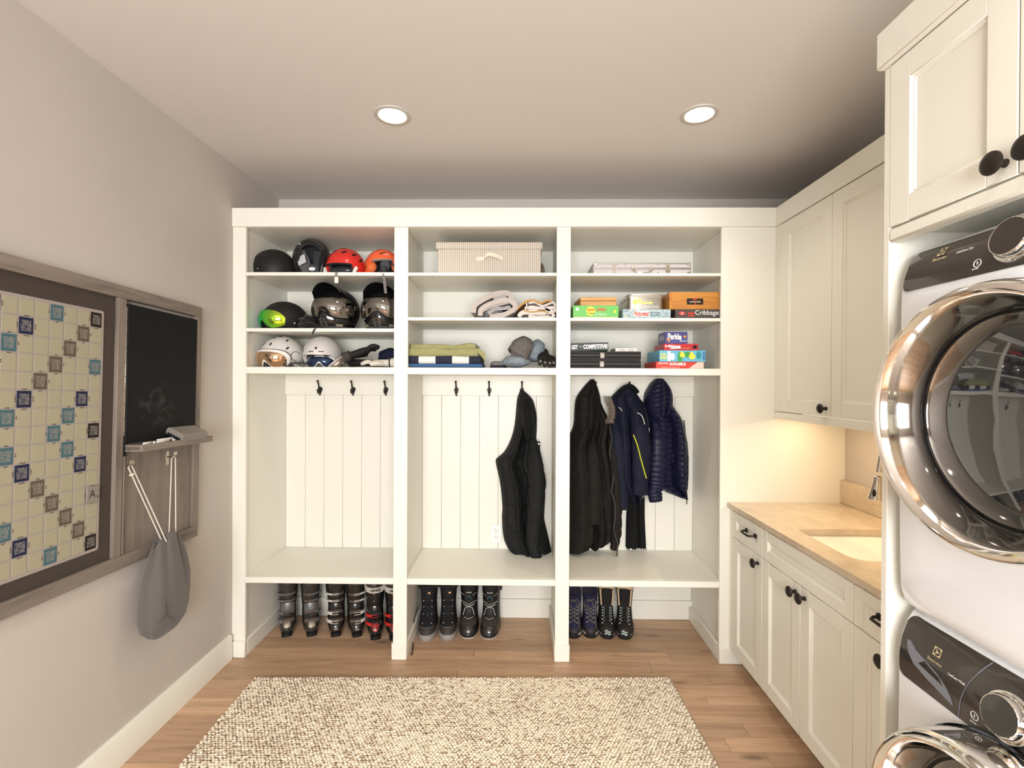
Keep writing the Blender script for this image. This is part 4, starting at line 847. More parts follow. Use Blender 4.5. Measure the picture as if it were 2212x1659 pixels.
# strap heap in front
def strap_heap(nm, x, y, z, lab, m, seed, n=4, w=.06):
    r = thing(nm, (x, y, z), lab, 'goggle strap'); rr = random.Random(seed)
    for k in range(n):
        pts = [(x-w+2*w*t/5+rr.uniform(-.008, .008), y+rr.uniform(-.02, .02), z+.004+rr.uniform(.004, .030)*(1-abs(t-2.5)/3)) for t in range(6)]
        build('strap_loop', MB().tube(smooth_path(pts, 5), .011, 8, flat_=.28), m, r)
    return r
strap_heap('goggle_strap', -1.275, 2.755, ZC1, 'twisted grey patterned goggle strap lying between the two white helmets', mat('strap_pattern', (.30, .29, .27), .8, col2=(.03, .03, .03), tscale=55), 3)
# 9 plain white helmet
R_ = (.108, .130, .108); C = (0, 0, .080); low = lowf(-4, -30, -30, .75)
r = thing('ski_helmet', (-1.170, 2.875, ZC1), 'plain smooth white snow helmet with small black marks, behind upturned goggles', 'helmet', 'helmets on the shelves', rot=(0, 0, D_(4)))
wm2 = mat('helmet_white_matte', (.62, .59, .56), .5)
build('shell', dome(R_, low, .018, C=C), wm2, r, world=False); liner(r, R_, C, low)
bend = lambda p: dome_pt(R_, p.x, p.z, .0015)+Vector(C)
build('lettering', text_mb('B', (D_(-52), 0, D_(10)), (1, 0, 0), (0, 0, 1), .10, .20, .05, bend=bend), blackm, r, world=False); build('lettering', text_mb('8', (D_(2), 0, D_(16)), (1, 0, 0), (0, 0, 1), .12, .15, .05, bend=bend), blackm, r, world=False)
for az in (-13, 17): build('brow_mark', patch(R_, D_(az-8), D_(az+8), lambda s: D_(4), lambda s: D_(6.5), .0012, .002, 6, 2, None, C), blackm, r, world=False)
build('rear_band', MB().ell((.075, .03, .045), (.035, .06, .04), 16, 10), padm, r, world=False)
# loose goggles in front of it
r = thing('ski_goggles', (-1.152, 2.80, ZC1), 'white and black ski goggles with a dark blue lens in front of a white helmet', 'goggles', 'loose goggles', rot=(D_(-12), 0, 0))
R_ = (.100, .085, .085); C = (0, .055, .046); goggles(r, R_, C, mat('goggle_white', (.72, .70, .66), .3), mat('blue_mirror', (.035, .06, .12), .08, .6), .0, 60, strapm)
for s in (-1, 1): build('frame_stripe', MB().tube([(s*.028, -.035, .062), (s*.055, -.022, .052), (s*.078, .0, .030)], .005, 6, flat_=.5), blackm, r, world=False)
r = thing('ski_goggles', (-1.022, 2.81, ZC1), 'grey-framed ski goggles on edge beside the black gloves', 'goggles', 'loose goggles', rot=(0, D_(-38), D_(38)))
R_ = (.088, .075, .07); C = (0, .05, .05); goggles(r, R_, C, mat('goggle_grey', (.42, .39, .36), .4), mat('tan_mirror', (.30, .24, .19), .12, .5), .0, 60, strapm)
# ================================================================ gloves, knitwear, towels
def glove(name, loc, rot, label, m, group='winter gloves', s=1., cuff=True, cuffm=None, tipm=None):
    """fingers along -y, palm down"""
    r = thing(name, loc, label, 'glove', group, rot=rot)
    q = MB(); N_ = 24; rings = []
    for y, w, h, zc in ((.085, .040, .030, .032), (.06, .036, .026, .030), (.03, .040, .025, .030), (0, .047, .025, .030), (-.03, .050, .023, .029), (-.05, .047, .019, .027), (-.06, .040, .012, .025)):
        rings.append([(w*s*cos(2*pi*k/N_)*(1+.04*sin(5*k+y*90)), y*s, zc*s+h*s*sin(2*pi*k/N_)*(1+.05*sin(3*k+y*70))) for k in range(N_)])
    q.loft(rings, True); build('palm', q, m, r, world=False)
    for i, (x, l, a) in enumerate(((-.036, .058, -.16), (-.012, .075, -.05), (.013, .072, .05), (.036, .055, .17))):
        pts = [(x*s, -.045*s, .030*s), (x*s+sin(a)*l*.35*s, (-.05-l*.35)*s, .036*s), (x*s+sin(a)*l*.75*s, (-.05-l*.75)*s, .030*s), (x*s+sin(a)*l*s, (-.05-l)*s, .016*s)]
        build('finger', MB().tube(smooth_path(pts, 4), [.0145*s]*4+[.0150*s]*4+[.0140*s, .0135*s, .0125*s, .010*s]+[.006*s], 12), m, r, world=False)
        if tipm: build('finger_pad', MB().ell((pts[2][0], pts[2][1]-.004*s, pts[2][2]+.010*s), (.010*s, .014*s, .008*s), 10, 6), tipm, r, world=False)
    pts = [(.030*s, .03*s, .024*s), (.062*s, .0, .026*s), (.074*s, -.03*s, .022*s), (.076*s, -.05*s, .018*s)]
    build('thumb', MB().tube(smooth_path(pts, 4), [.018*s]*4+[.017*s]*4+[.015*s]*3+[.012*s, .007*s], 12), m, r, world=False)
    if cuff:
        q = MB(); R3 = [[(w*s*cos(2*pi*k/N_), y*s, .032*s+h*s*sin(2*pi*k/N_)) for k in range(N_)] for y, w, h in ((.07, .040, .030), (.095, .046, .034), (.118, .050, .037), (.122, .051, .038), (.118, .045, .033), (.08, .040, .029))]
        q.loft(R3, False); build('cuff', q, cuffm or m, r, world=False); build('cuff_band', MB().tube([(.0435*s*cos(2*pi*k/24), .078*s, .032*s+.032*s*sin(2*pi*k/24)) for k in range(24)], .005*s, 6, closed=True), blackm, r, world=False)
    return r
blk = mat('glove_black', (.020, .019, .018), .6, bump=.3, bscale=90); blk2 = mat('glove_dark_grey', (.05, .046, .043), .7)
GL = mat('glove_white', (.56, .52, .46), .75, bump=.4, bscale=60)
glove('winter_glove', (-.918, 2.80, ZC1+.004), (0, 0, radians(66)), 'black ski glove under another black glove, fingertips over the white gloves', blk, s=.82, cuff=False)
glove('winter_glove', (-.905, 2.80, ZC1+.066), (radians(-22), radians(12), radians(112)), 'black leather ski glove resting on top of the pile, cuff towards the white helmets', blk, s=.86, cuffm=blk2)
glove('winter_glove', (-.800, 2.762, ZC1+.002), (0, 0, radians(-84)), 'white winter glove lying flat by the upright post, cuff outward', GL, s=.80)
glove('winter_glove', (-.828, 2.845, ZC1+.002), (0, 0, radians(-70)), 'white winter glove mostly hidden behind the other white glove', GL, s=.80)
r = thing('folded_cloth', (-.775, 2.95, ZC1), 'dark navy folded garment at the back behind the gloves', 'cloth'); q = MB(); q.ell((-.775, 2.96, ZC1+.06), (.080, .08, .062), 36, 18, None, lambda d: (1+.12*noise.noise(d*2.2))*(1/(abs(d.x)**4+abs(d.y)**4+abs(d.z)**4)**.25)**.7); build('cloth_body', q, mat('navy_cloth', (.014, .016, .035), .9, bump=.3, bscale=80), r)
# mirror-lens goggles half hidden: done above.  --- middle bay, top shelf: storage box
r = thing('storage_box', (-.173, 2.90, 2.1459), 'beige striped fabric storage box with lid and white handle on the top shelf', 'storage box')
tick = step_mat('ticking_stripe', 0, .0118, ((.60, .545, .46), (.40, .35, .295)), .5)
BXZ = 2.1459
build('box_body', MB().box(-.466, .119, 2.745, 3.06, BXZ, BXZ+.150, .004), tick, r)
q = MB(); q.box(-.475, .128, 2.738, 3.067, BXZ+.142, BXZ+.183, .004); build('lid', q, tick, r)
hnd = mat('webbing_cream', (.70, .63, .52), .85)
q = MB(); PH = [(-.245, 2.744, 2.236), (-.205, 2.742, 2.237), (-.195, 2.728, 2.243), (-.176, 2.722, 2.256), (-.150, 2.724, 2.252), (-.125, 2.730, 2.246), (-.105, 2.742, 2.240), (-.096, 2.744, 2.239)]
q.slab(lambda u, v: Vector(smooth_path(PH, 4)[min(28, round(u*28))])+Vector((0, -.0008, .011*(2*v-1))), lambda u, v: Vector(smooth_path(PH, 4)[min(28, round(u*28))])+Vector((0, .0012, .011*(2*v-1))), 28, 2); build('handle', q, hnd, r)
build('side_handle', MB().tube(smooth_path([(.122, 2.85, 2.235), (.135, 2.90, 2.222), (.138, 2.93, 2.205), (.126, 2.96, 2.19)], 5), .012, 8, flat_=.4), mat('webbing_taupe', (.30, .23, .19), .85), r)
# folded cloth made of thick ribbons: the fold edge faces the room
def ribbon(nm, r, pts, th, y0, y1, m, wob=.004, ny=10, seed=0):
    P = smooth_path([(x, 0, z) for x, z in pts], 6); n = len(P); T = []
    for i in range(n):
        t = (P[min(i+1, n-1)]-P[max(i-1, 0)]).normalized(); T.append(Vector((-t.z, 0, t.x)))
    rings = []
    for j in range(ny+1):
        y = y0+(y1-y0)*j/ny; e = 1-.35*max(0, 1-2*j/ny*2.5)**2*0
        up = [P[i]+T[i]*th*.5*(1+.25*noise.noise(Vector((i*.2, y*9, seed)))) + Vector((wob*noise.noise(Vector((i*.15, y*7, seed+4))), y, wob*noise.noise(Vector((i*.15+9, y*7, seed))))) for i in range(n)]
        dn = [P[i]-T[i]*th*.5 + Vector((wob*noise.noise(Vector((i*.15, y*7, seed+4))), y, wob*noise.noise(Vector((i*.15+9, y*7, seed))))) for i in range(n-1, -1, -1)]
        rings.append(up+dn)
    q = MB().loft(rings, True); return build(nm, q, m, r)
gc = mat('grey_cotton_pale', (.47, .42, .385), .9, bump=.5, bscale=45, bdist=.004); ZB2 = 1.8976
gc2 = mat('grey_cotton_inner', (.34, .32, .33), .9, bump=.5, bscale=45, bdist=.004)
r = thing('folded_cloth', (-.145, 2.9, ZB2), 'pale grey puffy folded garment rolled into thick layers on the middle shelf', 'cloth', 'folded cloths in the middle bay')
ribbon('fold', r, [(-.262, ZB2+.036), (-.255, ZB2+.080), (-.19, ZB2+.125), (-.12, ZB2+.150), (-.065, ZB2+.148), (-.048, ZB2+.120), (-.09, ZB2+.098), (-.16, ZB2+.082), (-.215, ZB2+.052)], .030, 2.775, 3.06, gc, seed=1)
ribbon('fold', r, [(-.225, ZB2+.020), (-.215, ZB2+.058), (-.14, ZB2+.098), (-.075, ZB2+.108), (-.030, ZB2+.088), (-.034, ZB2+.055), (-.09, ZB2+.022), (-.17, ZB2+.014)], .028, 2.765, 3.06, gc, seed=2)
ribbon('fold', r, [(-.180, ZB2+.036), (-.14, ZB2+.062), (-.10, ZB2+.055), (-.065, ZB2+.070), (-.05, ZB2+.045)], .024, 2.78, 3.05, gc2, seed=3)
ribbon('fold', r, [(-.15, ZB2+.118), (-.11, ZB2+.126), (-.075, ZB2+.134)], .018, 2.772, 3.05, gc2, seed=6)
q = MB(); q.ell((-.145, 2.93, ZB2+.072), (.088, .14, .062), 28, 14, rotm(0, radians(-28), 0)); build('inner_layer', q, gc2, r)
wc = mat('white_cotton', (.66, .60, .55), .9, bump=.4, bscale=45, bdist=.004); tn = mat('tan_cotton', (.48, .27, .095), .9, bump=.3, bscale=60)
r = thing('folded_cloth', (.095, 2.9, ZB2), 'white folded garment with tan edges beside the pale grey folded one', 'cloth', 'folded cloths in the middle bay')
ribbon('fold', r, [(-.005, ZB2+.016), (.02, ZB2+.038), (.08, ZB2+.034), (.15, ZB2+.036), (.195, ZB2+.024), (.15, ZB2+.012), (.05, ZB2+.012)], .024, 2.77, 3.05, wc, seed=7)
ribbon('fold', r, [(.028, ZB2+.062), (.07, ZB2+.070), (.13, ZB2+.062), (.185, ZB2+.068), (.198, ZB2+.048), (.12, ZB2+.046), (.04, ZB2+.050)], .020, 2.775, 3.05, wc, seed=8)
ribbon('lining', r, [(-.015, ZB2+.056), (.03, ZB2+.098), (.075, ZB2+.112), (.12, ZB2+.094), (.165, ZB2+.108), (.18, ZB2+.098)], .011, 2.772, 3.05, tn, seed=9)
ribbon('lining', r, [(.02, ZB2+.052), (.06, ZB2+.042), (.13, ZB2+.047), (.165, ZB2+.038)], .007, 2.766, 3.0, tn, seed=10)
ribbon('fold', r, [(.05, ZB2+.092), (.09, ZB2+.098), (.13, ZB2+.080), (.19, ZB2+.096), (.205, ZB2+.07)], .012, 2.78, 3.05, wc, seed=11)
q = MB(); q.ell((.10, 2.93, ZB2+.052), (.088, .14, .046), 28, 14); build('inner_layer', q, wc, r)
build('care_label', MB().box(.036, .044, 2.755, 2.768, ZB2+.062, ZB2+.094, .002), mat('label_white', (.74, .71, .66), .8), r)
# towels, lower shelf
def slabcloth(nm, r, x0, x1, y0, y1, z0, z1, m, amp=.006, seed=0, rnd=.016):
    rings = []; nx = 30
    for i in range(nx+1):
        x = x0+(x1-x0)*i/nx; w = amp*noise.noise(Vector((x*9, seed, 0))); w2 = amp*noise.noise(Vector((x*9, seed+5, 3))); P = []
        for (yy, zz) in rrect(y0+w2, y1, z0, z1+w, (min(rnd, (z1-z0)*.45),)*4, 5): P.append((x, yy, max(z0-.03, zz)))
        rings.append(P)
    q = MB().loft(rings, True); return build(nm, q, m, r)
r = thing('towel', (-.425, 2.9, ZC1), 'navy and white striped towel folded under the olive one', 'towel', 'folded towels')
stripe = step_mat('navy_white_stripe', 0, .191, ((.012, .012, .032), (.70, .66, .62)), .5, phase=.27)
slabcloth('towel_layer', r, -.628, -.215, 2.765, 3.06, ZC1+.004, ZC1+.026, mat('towel_blue', (.045, .12, .27), .95, bump=.5, bscale=120), .002, 3, .008)
slabcloth('towel_layer', r, -.629, -.222, 2.752, 3.06, ZC1+.024, ZC1+.068, stripe, .004, 2)
r = thing('towel', (-.43, 2.9, ZC1+.068), 'olive green bath towel folded on top of the striped towel', 'towel', 'folded towels')
ol = mat('towel_olive', (.30, .29, .125), .95, bump=.8, bscale=150, bdist=.004, sheen=.3, var=.12, tscale=90)
slabcloth('towel_layer', r, -.627, -.235, 2.750, 3.06, ZC1+.066, ZC1+.110, ol, .010, 8); slabcloth('towel_layer', r, -.622, -.250, 2.762, 3.06, ZC1+.104, ZC1+.136, ol, .014, 12)
q = MB(); q.slab(lambda u, v: Vector((-.245+.05*u, 2.752, ZC1+.112-.030*u*u-.045*v*(.4+.6*u))), lambda u, v: Vector((-.245+.05*u, 2.764, ZC1+.112-.030*u*u-.045*v*(.4+.6*u))), 6, 4); build('towel_corner', q, ol, r)
# knit hats and slippers
kn1 = mat('knit_charcoal', (.075, .07, .068), .95, bump=1., bscale=170, bdist=.006, col2=(.20, .185, .17), tscale=260); kn2 = mat('knit_blue_grey', (.14, .18, .22), .95, bump=1., bscale=150, bdist=.006, col2=(.30, .34, .37), tscale=230)
def knit(nm, c, rad, rot, m, lab, cat='knit hat', seed=0, cuff=True):
    r = thing(nm, c, lab, cat, 'knit hats'); T = rotm(*rot)
    build('crown', MB().ell(c, rad, 44, 22, T, lambda d: 1+.10*noise.noise(d*1.7+Vector((seed, 0, 0)))+.012*sin(22*math.atan2(d.y, d.x))-.22*max(0, -d.z-.35)), m, r)
    if cuff: build('folded_brim', MB().lathe([(.98, -.62), (1.05, -.50), (1.03, -.26), (.97, -.22)], 44, Matrix.Translation(c) @ T @ Matrix.Diagonal((rad[0], rad[1], rad[2], 1))), m, r)
    return r
knit('knit_hat', (-.020, 2.80, ZC1+.037), (.080, .085, .040), (0, 0, .2), kn2, 'light blue-grey knit hat lying flat under the charcoal knit hat', seed=2, cuff=False)
knit('knit_hat', (.012, 2.785, ZC1+.112), (.062, .06, .078), (radians(-12), radians(34), 0), kn1, 'charcoal speckled knit hat leaning on the top of the pile', seed=5)
knit('knit_hat', (.098, 2.865, ZC1+.100), (.050, .07, .075), (0, radians(20), 0), kn2, 'blue-grey knit hat standing behind the charcoal one', seed=9)
r = thing('slipper', (-.125, 2.82, ZC1), 'grey felt slipper with dark sole lying beside the knit hats', 'slipper'); sg = mat('felt_grey', (.16, .145, .135), .95, bump=.5, bscale=120)
q = MB(); q.loft([[(x, y, ZC1+z) for x, y in rrect(-.168+i, -.072-i, 2.775+i, 2.90, (.03,)*4, 6)] for z, i in ((.002, .004), (.006, 0), (.014, 0), (.018, .003))], True); build('sole', q, mat('sole_dark', (.02, .022, .035), .7), r)
q = MB(); q.loft([[(x, y, ZC1+z) for x, y in rrect(-.168+i, -.072-i, 2.775+i, 2.90, (.03,)*4, 6)] for z, i in ((.018, .002), (.028, .0), (.036, .006), (.041, .020))], True); build('upper', q, sg, r)
glove('winter_glove', (.140, 2.815, ZC1+.040), (radians(26), radians(6), radians(10)), 'black padded ski glove with grey fingertips beside the knit hats', blk, s=.90, cuff=False, tipm=mat('tip_grey', (.16, .15, .145), .5))
# ================================================================ games and cases in the bay by the wall cabinet
def front_text(s, r, m, x, y, z, w, h=None, bold=.02, slant=0., **k): return build('lettering', text_mb(s, (x, y-.0006, z), (1, 0, slant), (0, 0, 1), w, h, bold, **k), m, r)
def fpatch(nm, r, m, x0, x1, z0, z1, y): return build(nm, MB().box(x0, x1, y-.0005, y+.0005, z0, z1), m, r)
ZA3, ZB3 = 2.1443, 1.8971
r = thing('aluminium_case', (.686, 2.9, ZA3), 'slim silver aluminium case with latches and handle on the top shelf', 'case')
alu = mat('case_aluminium', (.48, .45, .44), .3, .8); alw = mat('case_panel', (.52, .485, .48), .4)
build('case_body', MB().box(.412, .960, 2.742, 3.10, ZA3, ZA3+.069, .004), alw, r)
for z in (.004, .033, .040, .064): build('edge_rail', MB().box(.4115, .9605, 2.7405, 2.745, ZA3+z-.0035, ZA3+z+.0035, .001), alu, r)
for x in (.534, .830):
    l = build('latch', MB().box(x-.013, x+.013, 2.736, 2.742, ZA3+.012, ZA3+.058, .002), chrome, r); build('latch_clip', MB().box(x-.006, x+.006, 2.732, 2.737, ZA3+.020, ZA3+.052, .002), satin, l)
for x, z in ((.424, .012), (.424, .060), (.948, .012), (.948, .060)): build('corner_cap', MB().box(x-.013, x+.013, 2.7385, 2.76, ZA3+z-.010, ZA3+z+.010, .005), chrome, r)
for x in (.595, .776): build('stud', MB().box(x-.004, x+.004, 2.739, 2.743, ZA3+.050, ZA3+.066, .002), chrome, r); build('stud', MB().box(x-.004, x+.004, 2.739, 2.743, ZA3+.003, ZA3+.018, .002), chrome, r)
h = build('handle', MB().tube(smooth_path([(.634, 2.74, ZA3+.036), (.634, 2.722, ZA3+.030), (.650, 2.712, ZA3+.010), (.686, 2.709, ZA3+.005), (.722, 2.712, ZA3+.010), (.738, 2.722, ZA3+.030), (.738, 2.74, ZA3+.036)], 4), .0042, 10), chrome, r)
for x in (.634, .738): build('handle_mount', MB().box(x-.012, x+.012, 2.734, 2.742, ZA3+.026, ZA3+.048, .003), chrome, h)
def card(nm, lab, x0, x1, y0, y1, z0, z1, m, cat='board game', group='board games', sidem=None, rz=0):
    r = thing(nm, ((x0+x1)/2, (y0+y1)/2, z0), lab, cat, group); 
    build('box_lid', MB().box(x0, x1, y0, y1, z0, z1, .0012), m, r); return r
gG = mat('card_green', (.12, .46, .08), .4)
r = card('game_box', 'green fruit-card game box under a small wooden box', .300, .556, 2.735, 2.95, ZB3+.012, ZB3+.075, gG)
build('box_base', MB().box(.303, .553, 2.738, 2.948, ZB3, ZB3+.013, .001), mat('card_cream', (.74, .66, .38), .5), r)
yel = mat('ink_yellow', (.78, .68, .05), .5); dgr = mat('ink_dark_green', (.03, .16, .03), .5)
q = MB(); q.lathe([(.0001, 0), (.026, 0)], 24, Matrix.Translation((.399, 2.7343, ZB3+.043)) @ Matrix.Rotation(pi/2, 4, 'X')); build('printed_roundel', q, yel, r)
front_text('Apples', r, red_ink, .399, 2.7335, ZB3+.050, .046, .017, .03); front_text('TO', r, dgr, .382, 2.7335, ZB3+.034, .012, .009, .03); front_text('Apples', r, dgr, .407, 2.7335, ZB3+.030, .034, .012, .03)
front_text('JUNIOR', r, red_ink, .458, 2.7345, ZB3+.050, .054, .020, .04); front_text('The game of', r, cream_ink, .452, 2.7345, ZB3+.030, .062, .006, .02); front_text('crazy combinations!', r, cream_ink, .455, 2.7345, ZB3+.022, .070, .006, .02)
fpatch('printed_label', r, yel, .528, .540, ZB3+.034, ZB3+.050, 2.7344)
for x_, rr_ in ((.324, .009),): q = MB(); q.lathe([(.0001, 0), (rr_, 0)], 16, Matrix.Translation((x_, 2.7343, ZB3+.054)) @ Matrix.Rotation(pi/2, 4, 'X')); build('printed_badge', q, cream_ink, r)
pine = wood_mat('pine_box', (.66, .38, .145), (.58, .31, .11), (.43, .21, .07), along='X', rough=.4, knots=False, rand=.04); pine2 = wood_mat('labyrinth_wood', (.58, .265, .055), (.50, .21, .04), (.34, .13, .025), along='X', rough=.35, knots=False, rand=.04)
r = thing('wooden_box', (.440, 2.86, ZB3+.0755), 'small plain pine box lying on the green game box', 'box')
T = rotm(0, radians(-1.2), radians(4), (.440, 2.86, ZB3+.0765)); q = MB(); q.M = T; q.box(-.103, .103, -.10, .10, .0, .028, .002); build('box_body', q, pine, r)
q = MB(); q.M = T; q.box(-.1035, .1035, -.1005, .1005, .030, .050, .002); build('box_lid', q, pine, r)
r = thing('tin', (.716, 2.88, ZB3+.0525), 'square silver metal tin with yellow lettering on a picture game box', 'tin')
tinm = mat('tin_metal', (.58, .55, .49), .28, .9)
build('tin_body', MB().loft([[(x, y, z) for x, y in rrect(.617, .815, 2.765, 2.99, (.022,)*4, 6)] for z in (ZB3+.053, ZB3+.055, ZB3+.124, ZB3+.126)], True), tinm, r)
build('lid', MB().loft([[(x, y, z) for x, y in rrect(.613-i, .819+i, 2.761-i, 2.994+i, (.024,)*4, 6)] for z, i in ((ZB3+.121, 0), (ZB3+.122, .001), (ZB3+.137, .001), (ZB3+.143, -.001), (ZB3+.145, -.008))], True), mat('tin_lid', (.66, .61, .54), .3, .9), r)
front_text('g', r, yel, .652, 2.7645, ZB3+.084, .028, .058, .02); front_text('o', r, yel, .677, 2.7645, ZB3+.104, .022, .026, .02); fpatch('printed_band', r, yel, .692, .752, ZB3+.090, ZB3+.101, 2.7644); front_text('travel', r, cream_ink, .722, 2.7635, ZB3+.0955, .04, .007, .02); front_text('Food Pursuit', r, cream_ink, .748, 2.7645, ZB3+.074, .080, .014, .0)
r = card('game_box', 'pale blue doodle-covered picture game box under the silver tin', .576, .842, 2.722, 2.98, ZB3, ZB3+.0525, mat('card_pale_blue', (.50, .58, .58), .45, col2=(.22, .36, .42), tscale=85))
fpatch('title_panel', r, mat('card_white', (.72, .68, .64), .5), .636, .722, ZB3+.012, ZB3+.044, 2.7214)
front_text('Pictureka!', r, red_ink, .680, 2.7208, ZB3+.028, .080, .026, .03); front_text('Find it fast,', r, blackm, .757, 2.7214, ZB3+.033, .056, .009, .02); front_text('find it first!', r, blackm, .757, 2.7214, ZB3+.020, .056, .009, .02)
dk = mat('doodle_ink', (.12, .17, .20), .5); rr = random.Random(4)
for k in range(16):
    x, z = rr.choice([rr.uniform(.585, .63), rr.uniform(.79, .835), rr.uniform(.585, .835)]), ZB3+rr.uniform(.006, .047)
    if .63 < x < .79 and .010 < z-ZB3 < .046: z = ZB3+.006
    w_ = rr.uniform(.003, .008); build('printed_doodle', MB().tube([(x+w_*cos(2*pi*t/9+k), 2.7214, z+w_*.8*sin(2*pi*t/9)*(1 if t % 2 else .7)) for t in range(9)], .0006, 4, closed=True), dk if k % 4 else yel, r)
r = card('game_box', 'dark grey card game box under the orange wooden maze box', .868, 1.116, 2.722, 2.98, ZB3, ZB3+.0525, mat('card_charcoal', (.075, .066, .06), .45))
front_text('Cribbage', r, cream_ink, 1.042, 2.7215, ZB3+.031, .130, .034, .0)
q = MB(); q.lathe([(.0001, 0), (.0185, 0)], 24, Matrix.Translation((.905, 2.7212, ZB3+.030)) @ Matrix.Rotation(pi/2, 4, 'X') @ Matrix.Diagonal((1, .55, 1, 1))); build('printed_oval', q, red_ink, r); front_text('C', r, cream_ink, .905, 2.7205, ZB3+.030, .012, .010, .03)
front_text('FOLDING', r, red_ink, .955, 2.7215, ZB3+.031, .038, .011, .04); front_text('BOARD', r, red_ink, .955, 2.7215, ZB3+.017, .034, .010, .04)
r = thing('wooden_game', (.975, 2.86, ZB3+.0527), 'orange-stained wooden maze game box on the dark card game box', 'board game', 'board games')
build('box_body', MB().box(.836, 1.114, 2.724, 3.01, ZB3+.0530, ZB3+.150, .002), pine2, r)
build('front_board', MB().box(.846, 1.104, 2.7215, 2.7245, ZB3+.0535, ZB3+.1495, .0008), pine2, r)
fpatch('label', r, mat('label_black', (.02, .014, .012), .4), .931, 1.021, ZB3+.079, ZB3+.113, 2.7208); front_text('LABYRINTSPEL', r, gold_ink, .976, 2.7203, ZB3+.094, .064, .008, .03); front_text('BRIO', r, red_ink, .976, 2.7203, ZB3+.107, .022, .007, .05); fpatch('crest', r, red_ink, .972, .980, ZB3+.081, ZB3+.087, 2.7203)
bc = mat('case_black', (.016, .0145, .014), .6); trimc = mat('case_trim', (.07, .064, .06), .5)
for k, (z, lab) in enumerate(((ZC1, 'slim black case with a silver latch, lower of the stacked pair'), (ZC1+.0485, 'slim black case with a silver latch, upper of the stacked pair'))):
    r = thing('black_case', (.475, 2.9, z), lab, 'case', 'stacked black cases'); q = MB().box(.272, .682, 2.734, 3.08, z, z+.047, .003); build('case_body', q, bc, r)
    for h_ in (.0035, .0225, .0285, .0435): build('trim_rail', MB().box(.2715, .6825, 2.7325, 2.736, z+h_-.0016, z+h_+.0016), trimc, r)
    x = .463-k*-.002; l = build('latch', MB().box(x-.013, x+.013, 2.728, 2.734, z+.008, z+.040, .002), chrome, r); build('latch_clip', MB().box(x-.005, x+.004, 2.7245, 2.729, z+.012, z+.028, .002), satin, l)
r = thing('game_box', (.397, 2.85, ZC1+.097), 'black card game box with green sides lying on the black cases', 'board game', 'board games')
T = rotm(0, radians(-1.2), radians(-7), (.408, 2.85, ZC1+.0975)); q = MB(); q.M = T; q.box(-.104, .104, -.108, .10, .002, .047, .001); build('box_body', q, mat('card_green_dark', (.02, .13, .035), .5), r)
q = MB(); q.M = T; q.box(-.1035, .1035, -.1086, -.1078, .003, .0465); build('front_label', q, blackm, r)
def tt(s, x, z, w, h, m, bold=.04): q = text_mb(s, (0, 0, 0), (1, 0, 0), (0, 0, 1), w, h, bold); q.v = [tuple(T @ Vector((p[0]+x, -.1092, p[2]+z))) for p in q.v]; build('lettering', q, m, r)
tt('GET', -.083, .024, .036, .024, cream_ink); tt('very', -.049, .026, .020, .010, mat('ink_grey', (.5, .5, .48), .5), .01); tt('COMPETITIVE!', .033, .025, .134, .025, cream_ink)
r = card('game_box', 'thin flat white box lying on the black cases', .545, .668, 2.770, 2.92, ZC1+.0970, ZC1+.117, mat('card_off_white', (.70, .66, .60), .5), 'box')
for x in (.585, .635): q = MB(); q.lathe([(.0001, 0), (.017, 0)], 20, Matrix.Translation((x, 2.7690, ZC1+.107)) @ Matrix.Rotation(pi/2, 4, 'X') @ Matrix.Diagonal((1, .4, 1, 1))); build('printed_oval', q, mat('ink_pale_grey', (.52, .49, .45), .5), r)
def gbox(x0, x1, y0, y1, z0, z1, m, lab): return card('game_box', lab, x0, x1, y0, y1, z0, z1, m)
# word tile game: red with a speckled triangle corner
r = gbox(.763, 1.028, 2.724, 2.98, ZC1, ZC1+.0385, mat('card_red', (.60, .045, .03), .42), 'red word-tile game box at the bottom of the game stack')
q = MB(); q.add([(.945, 2.7233, ZC1+.001), (1.0275, 2.7233, ZC1+.001), (1.0275, 2.7233, ZC1+.038), (.995, 2.7233, ZC1+.038), (.955, 2.7233, ZC1+.010)], [(0, 1, 2, 3, 4)]); build('printed_corner', q, mat('tile_print', (.74, .60, .44), .5, col2=(.66, .50, .50), tscale=120), r)
front_text('TILE LOCK', r, cream_ink, .803, 2.7235, ZC1+.030, .056, .008, .03); fpatch('name_frame', r, cream_ink, .837, .8375, ZC1+.016, ZC1+.036, 2.7235); front_text('SCRABBLE', r, cream_ink, .884, 2.7235, ZC1+.026, .088, .016, .03); front_text('includes game board that folds in half', r, cream_ink, .842, 2.7235, ZC1+.007, .104, .005, .01)
r = gbox(.781, 1.037, 2.722, 2.98, ZC1+.039, ZC1+.102, mat('card_sky_blue', (.13, .42, .60), .42), 'sky blue game box printed with yellow ducks, above the red word-tile box')
zz = ZC1+.039; front_text('LUCKY', r, yel, .803, 2.7212, zz+.040, .034, .014, .05); front_text('DUCKS', r, yel, .804, 2.7212, zz+.022, .038, .016, .05)
fpatch('title_panel', r, cream_ink, .826, .842, zz+.004, zz+.058, 2.7214)
wgn = mat('ink_leaf_green', (.03, .30, .06), .5); orn = mat('ink_orange', (.85, .30, .02), .5)
def blob(nm, m, pts): q = MB(); q.add([(x, 2.7212, z) for x, z in pts], [tuple(range(len(pts)))]); build(nm, q, m, r)
circ = lambda x, z, a, b, n=18: [(x+a*cos(2*pi*k/n), z+b*sin(2*pi*k/n)) for k in range(n)]
blob('printed_cloud', cream_ink, circ(.853, zz+.028, .013, .020)); blob('printed_leaf', wgn, circ(.895, zz+.026, .014, .030)); blob('printed_leaf', wgn, circ(.940, zz+.040, .030, .016))
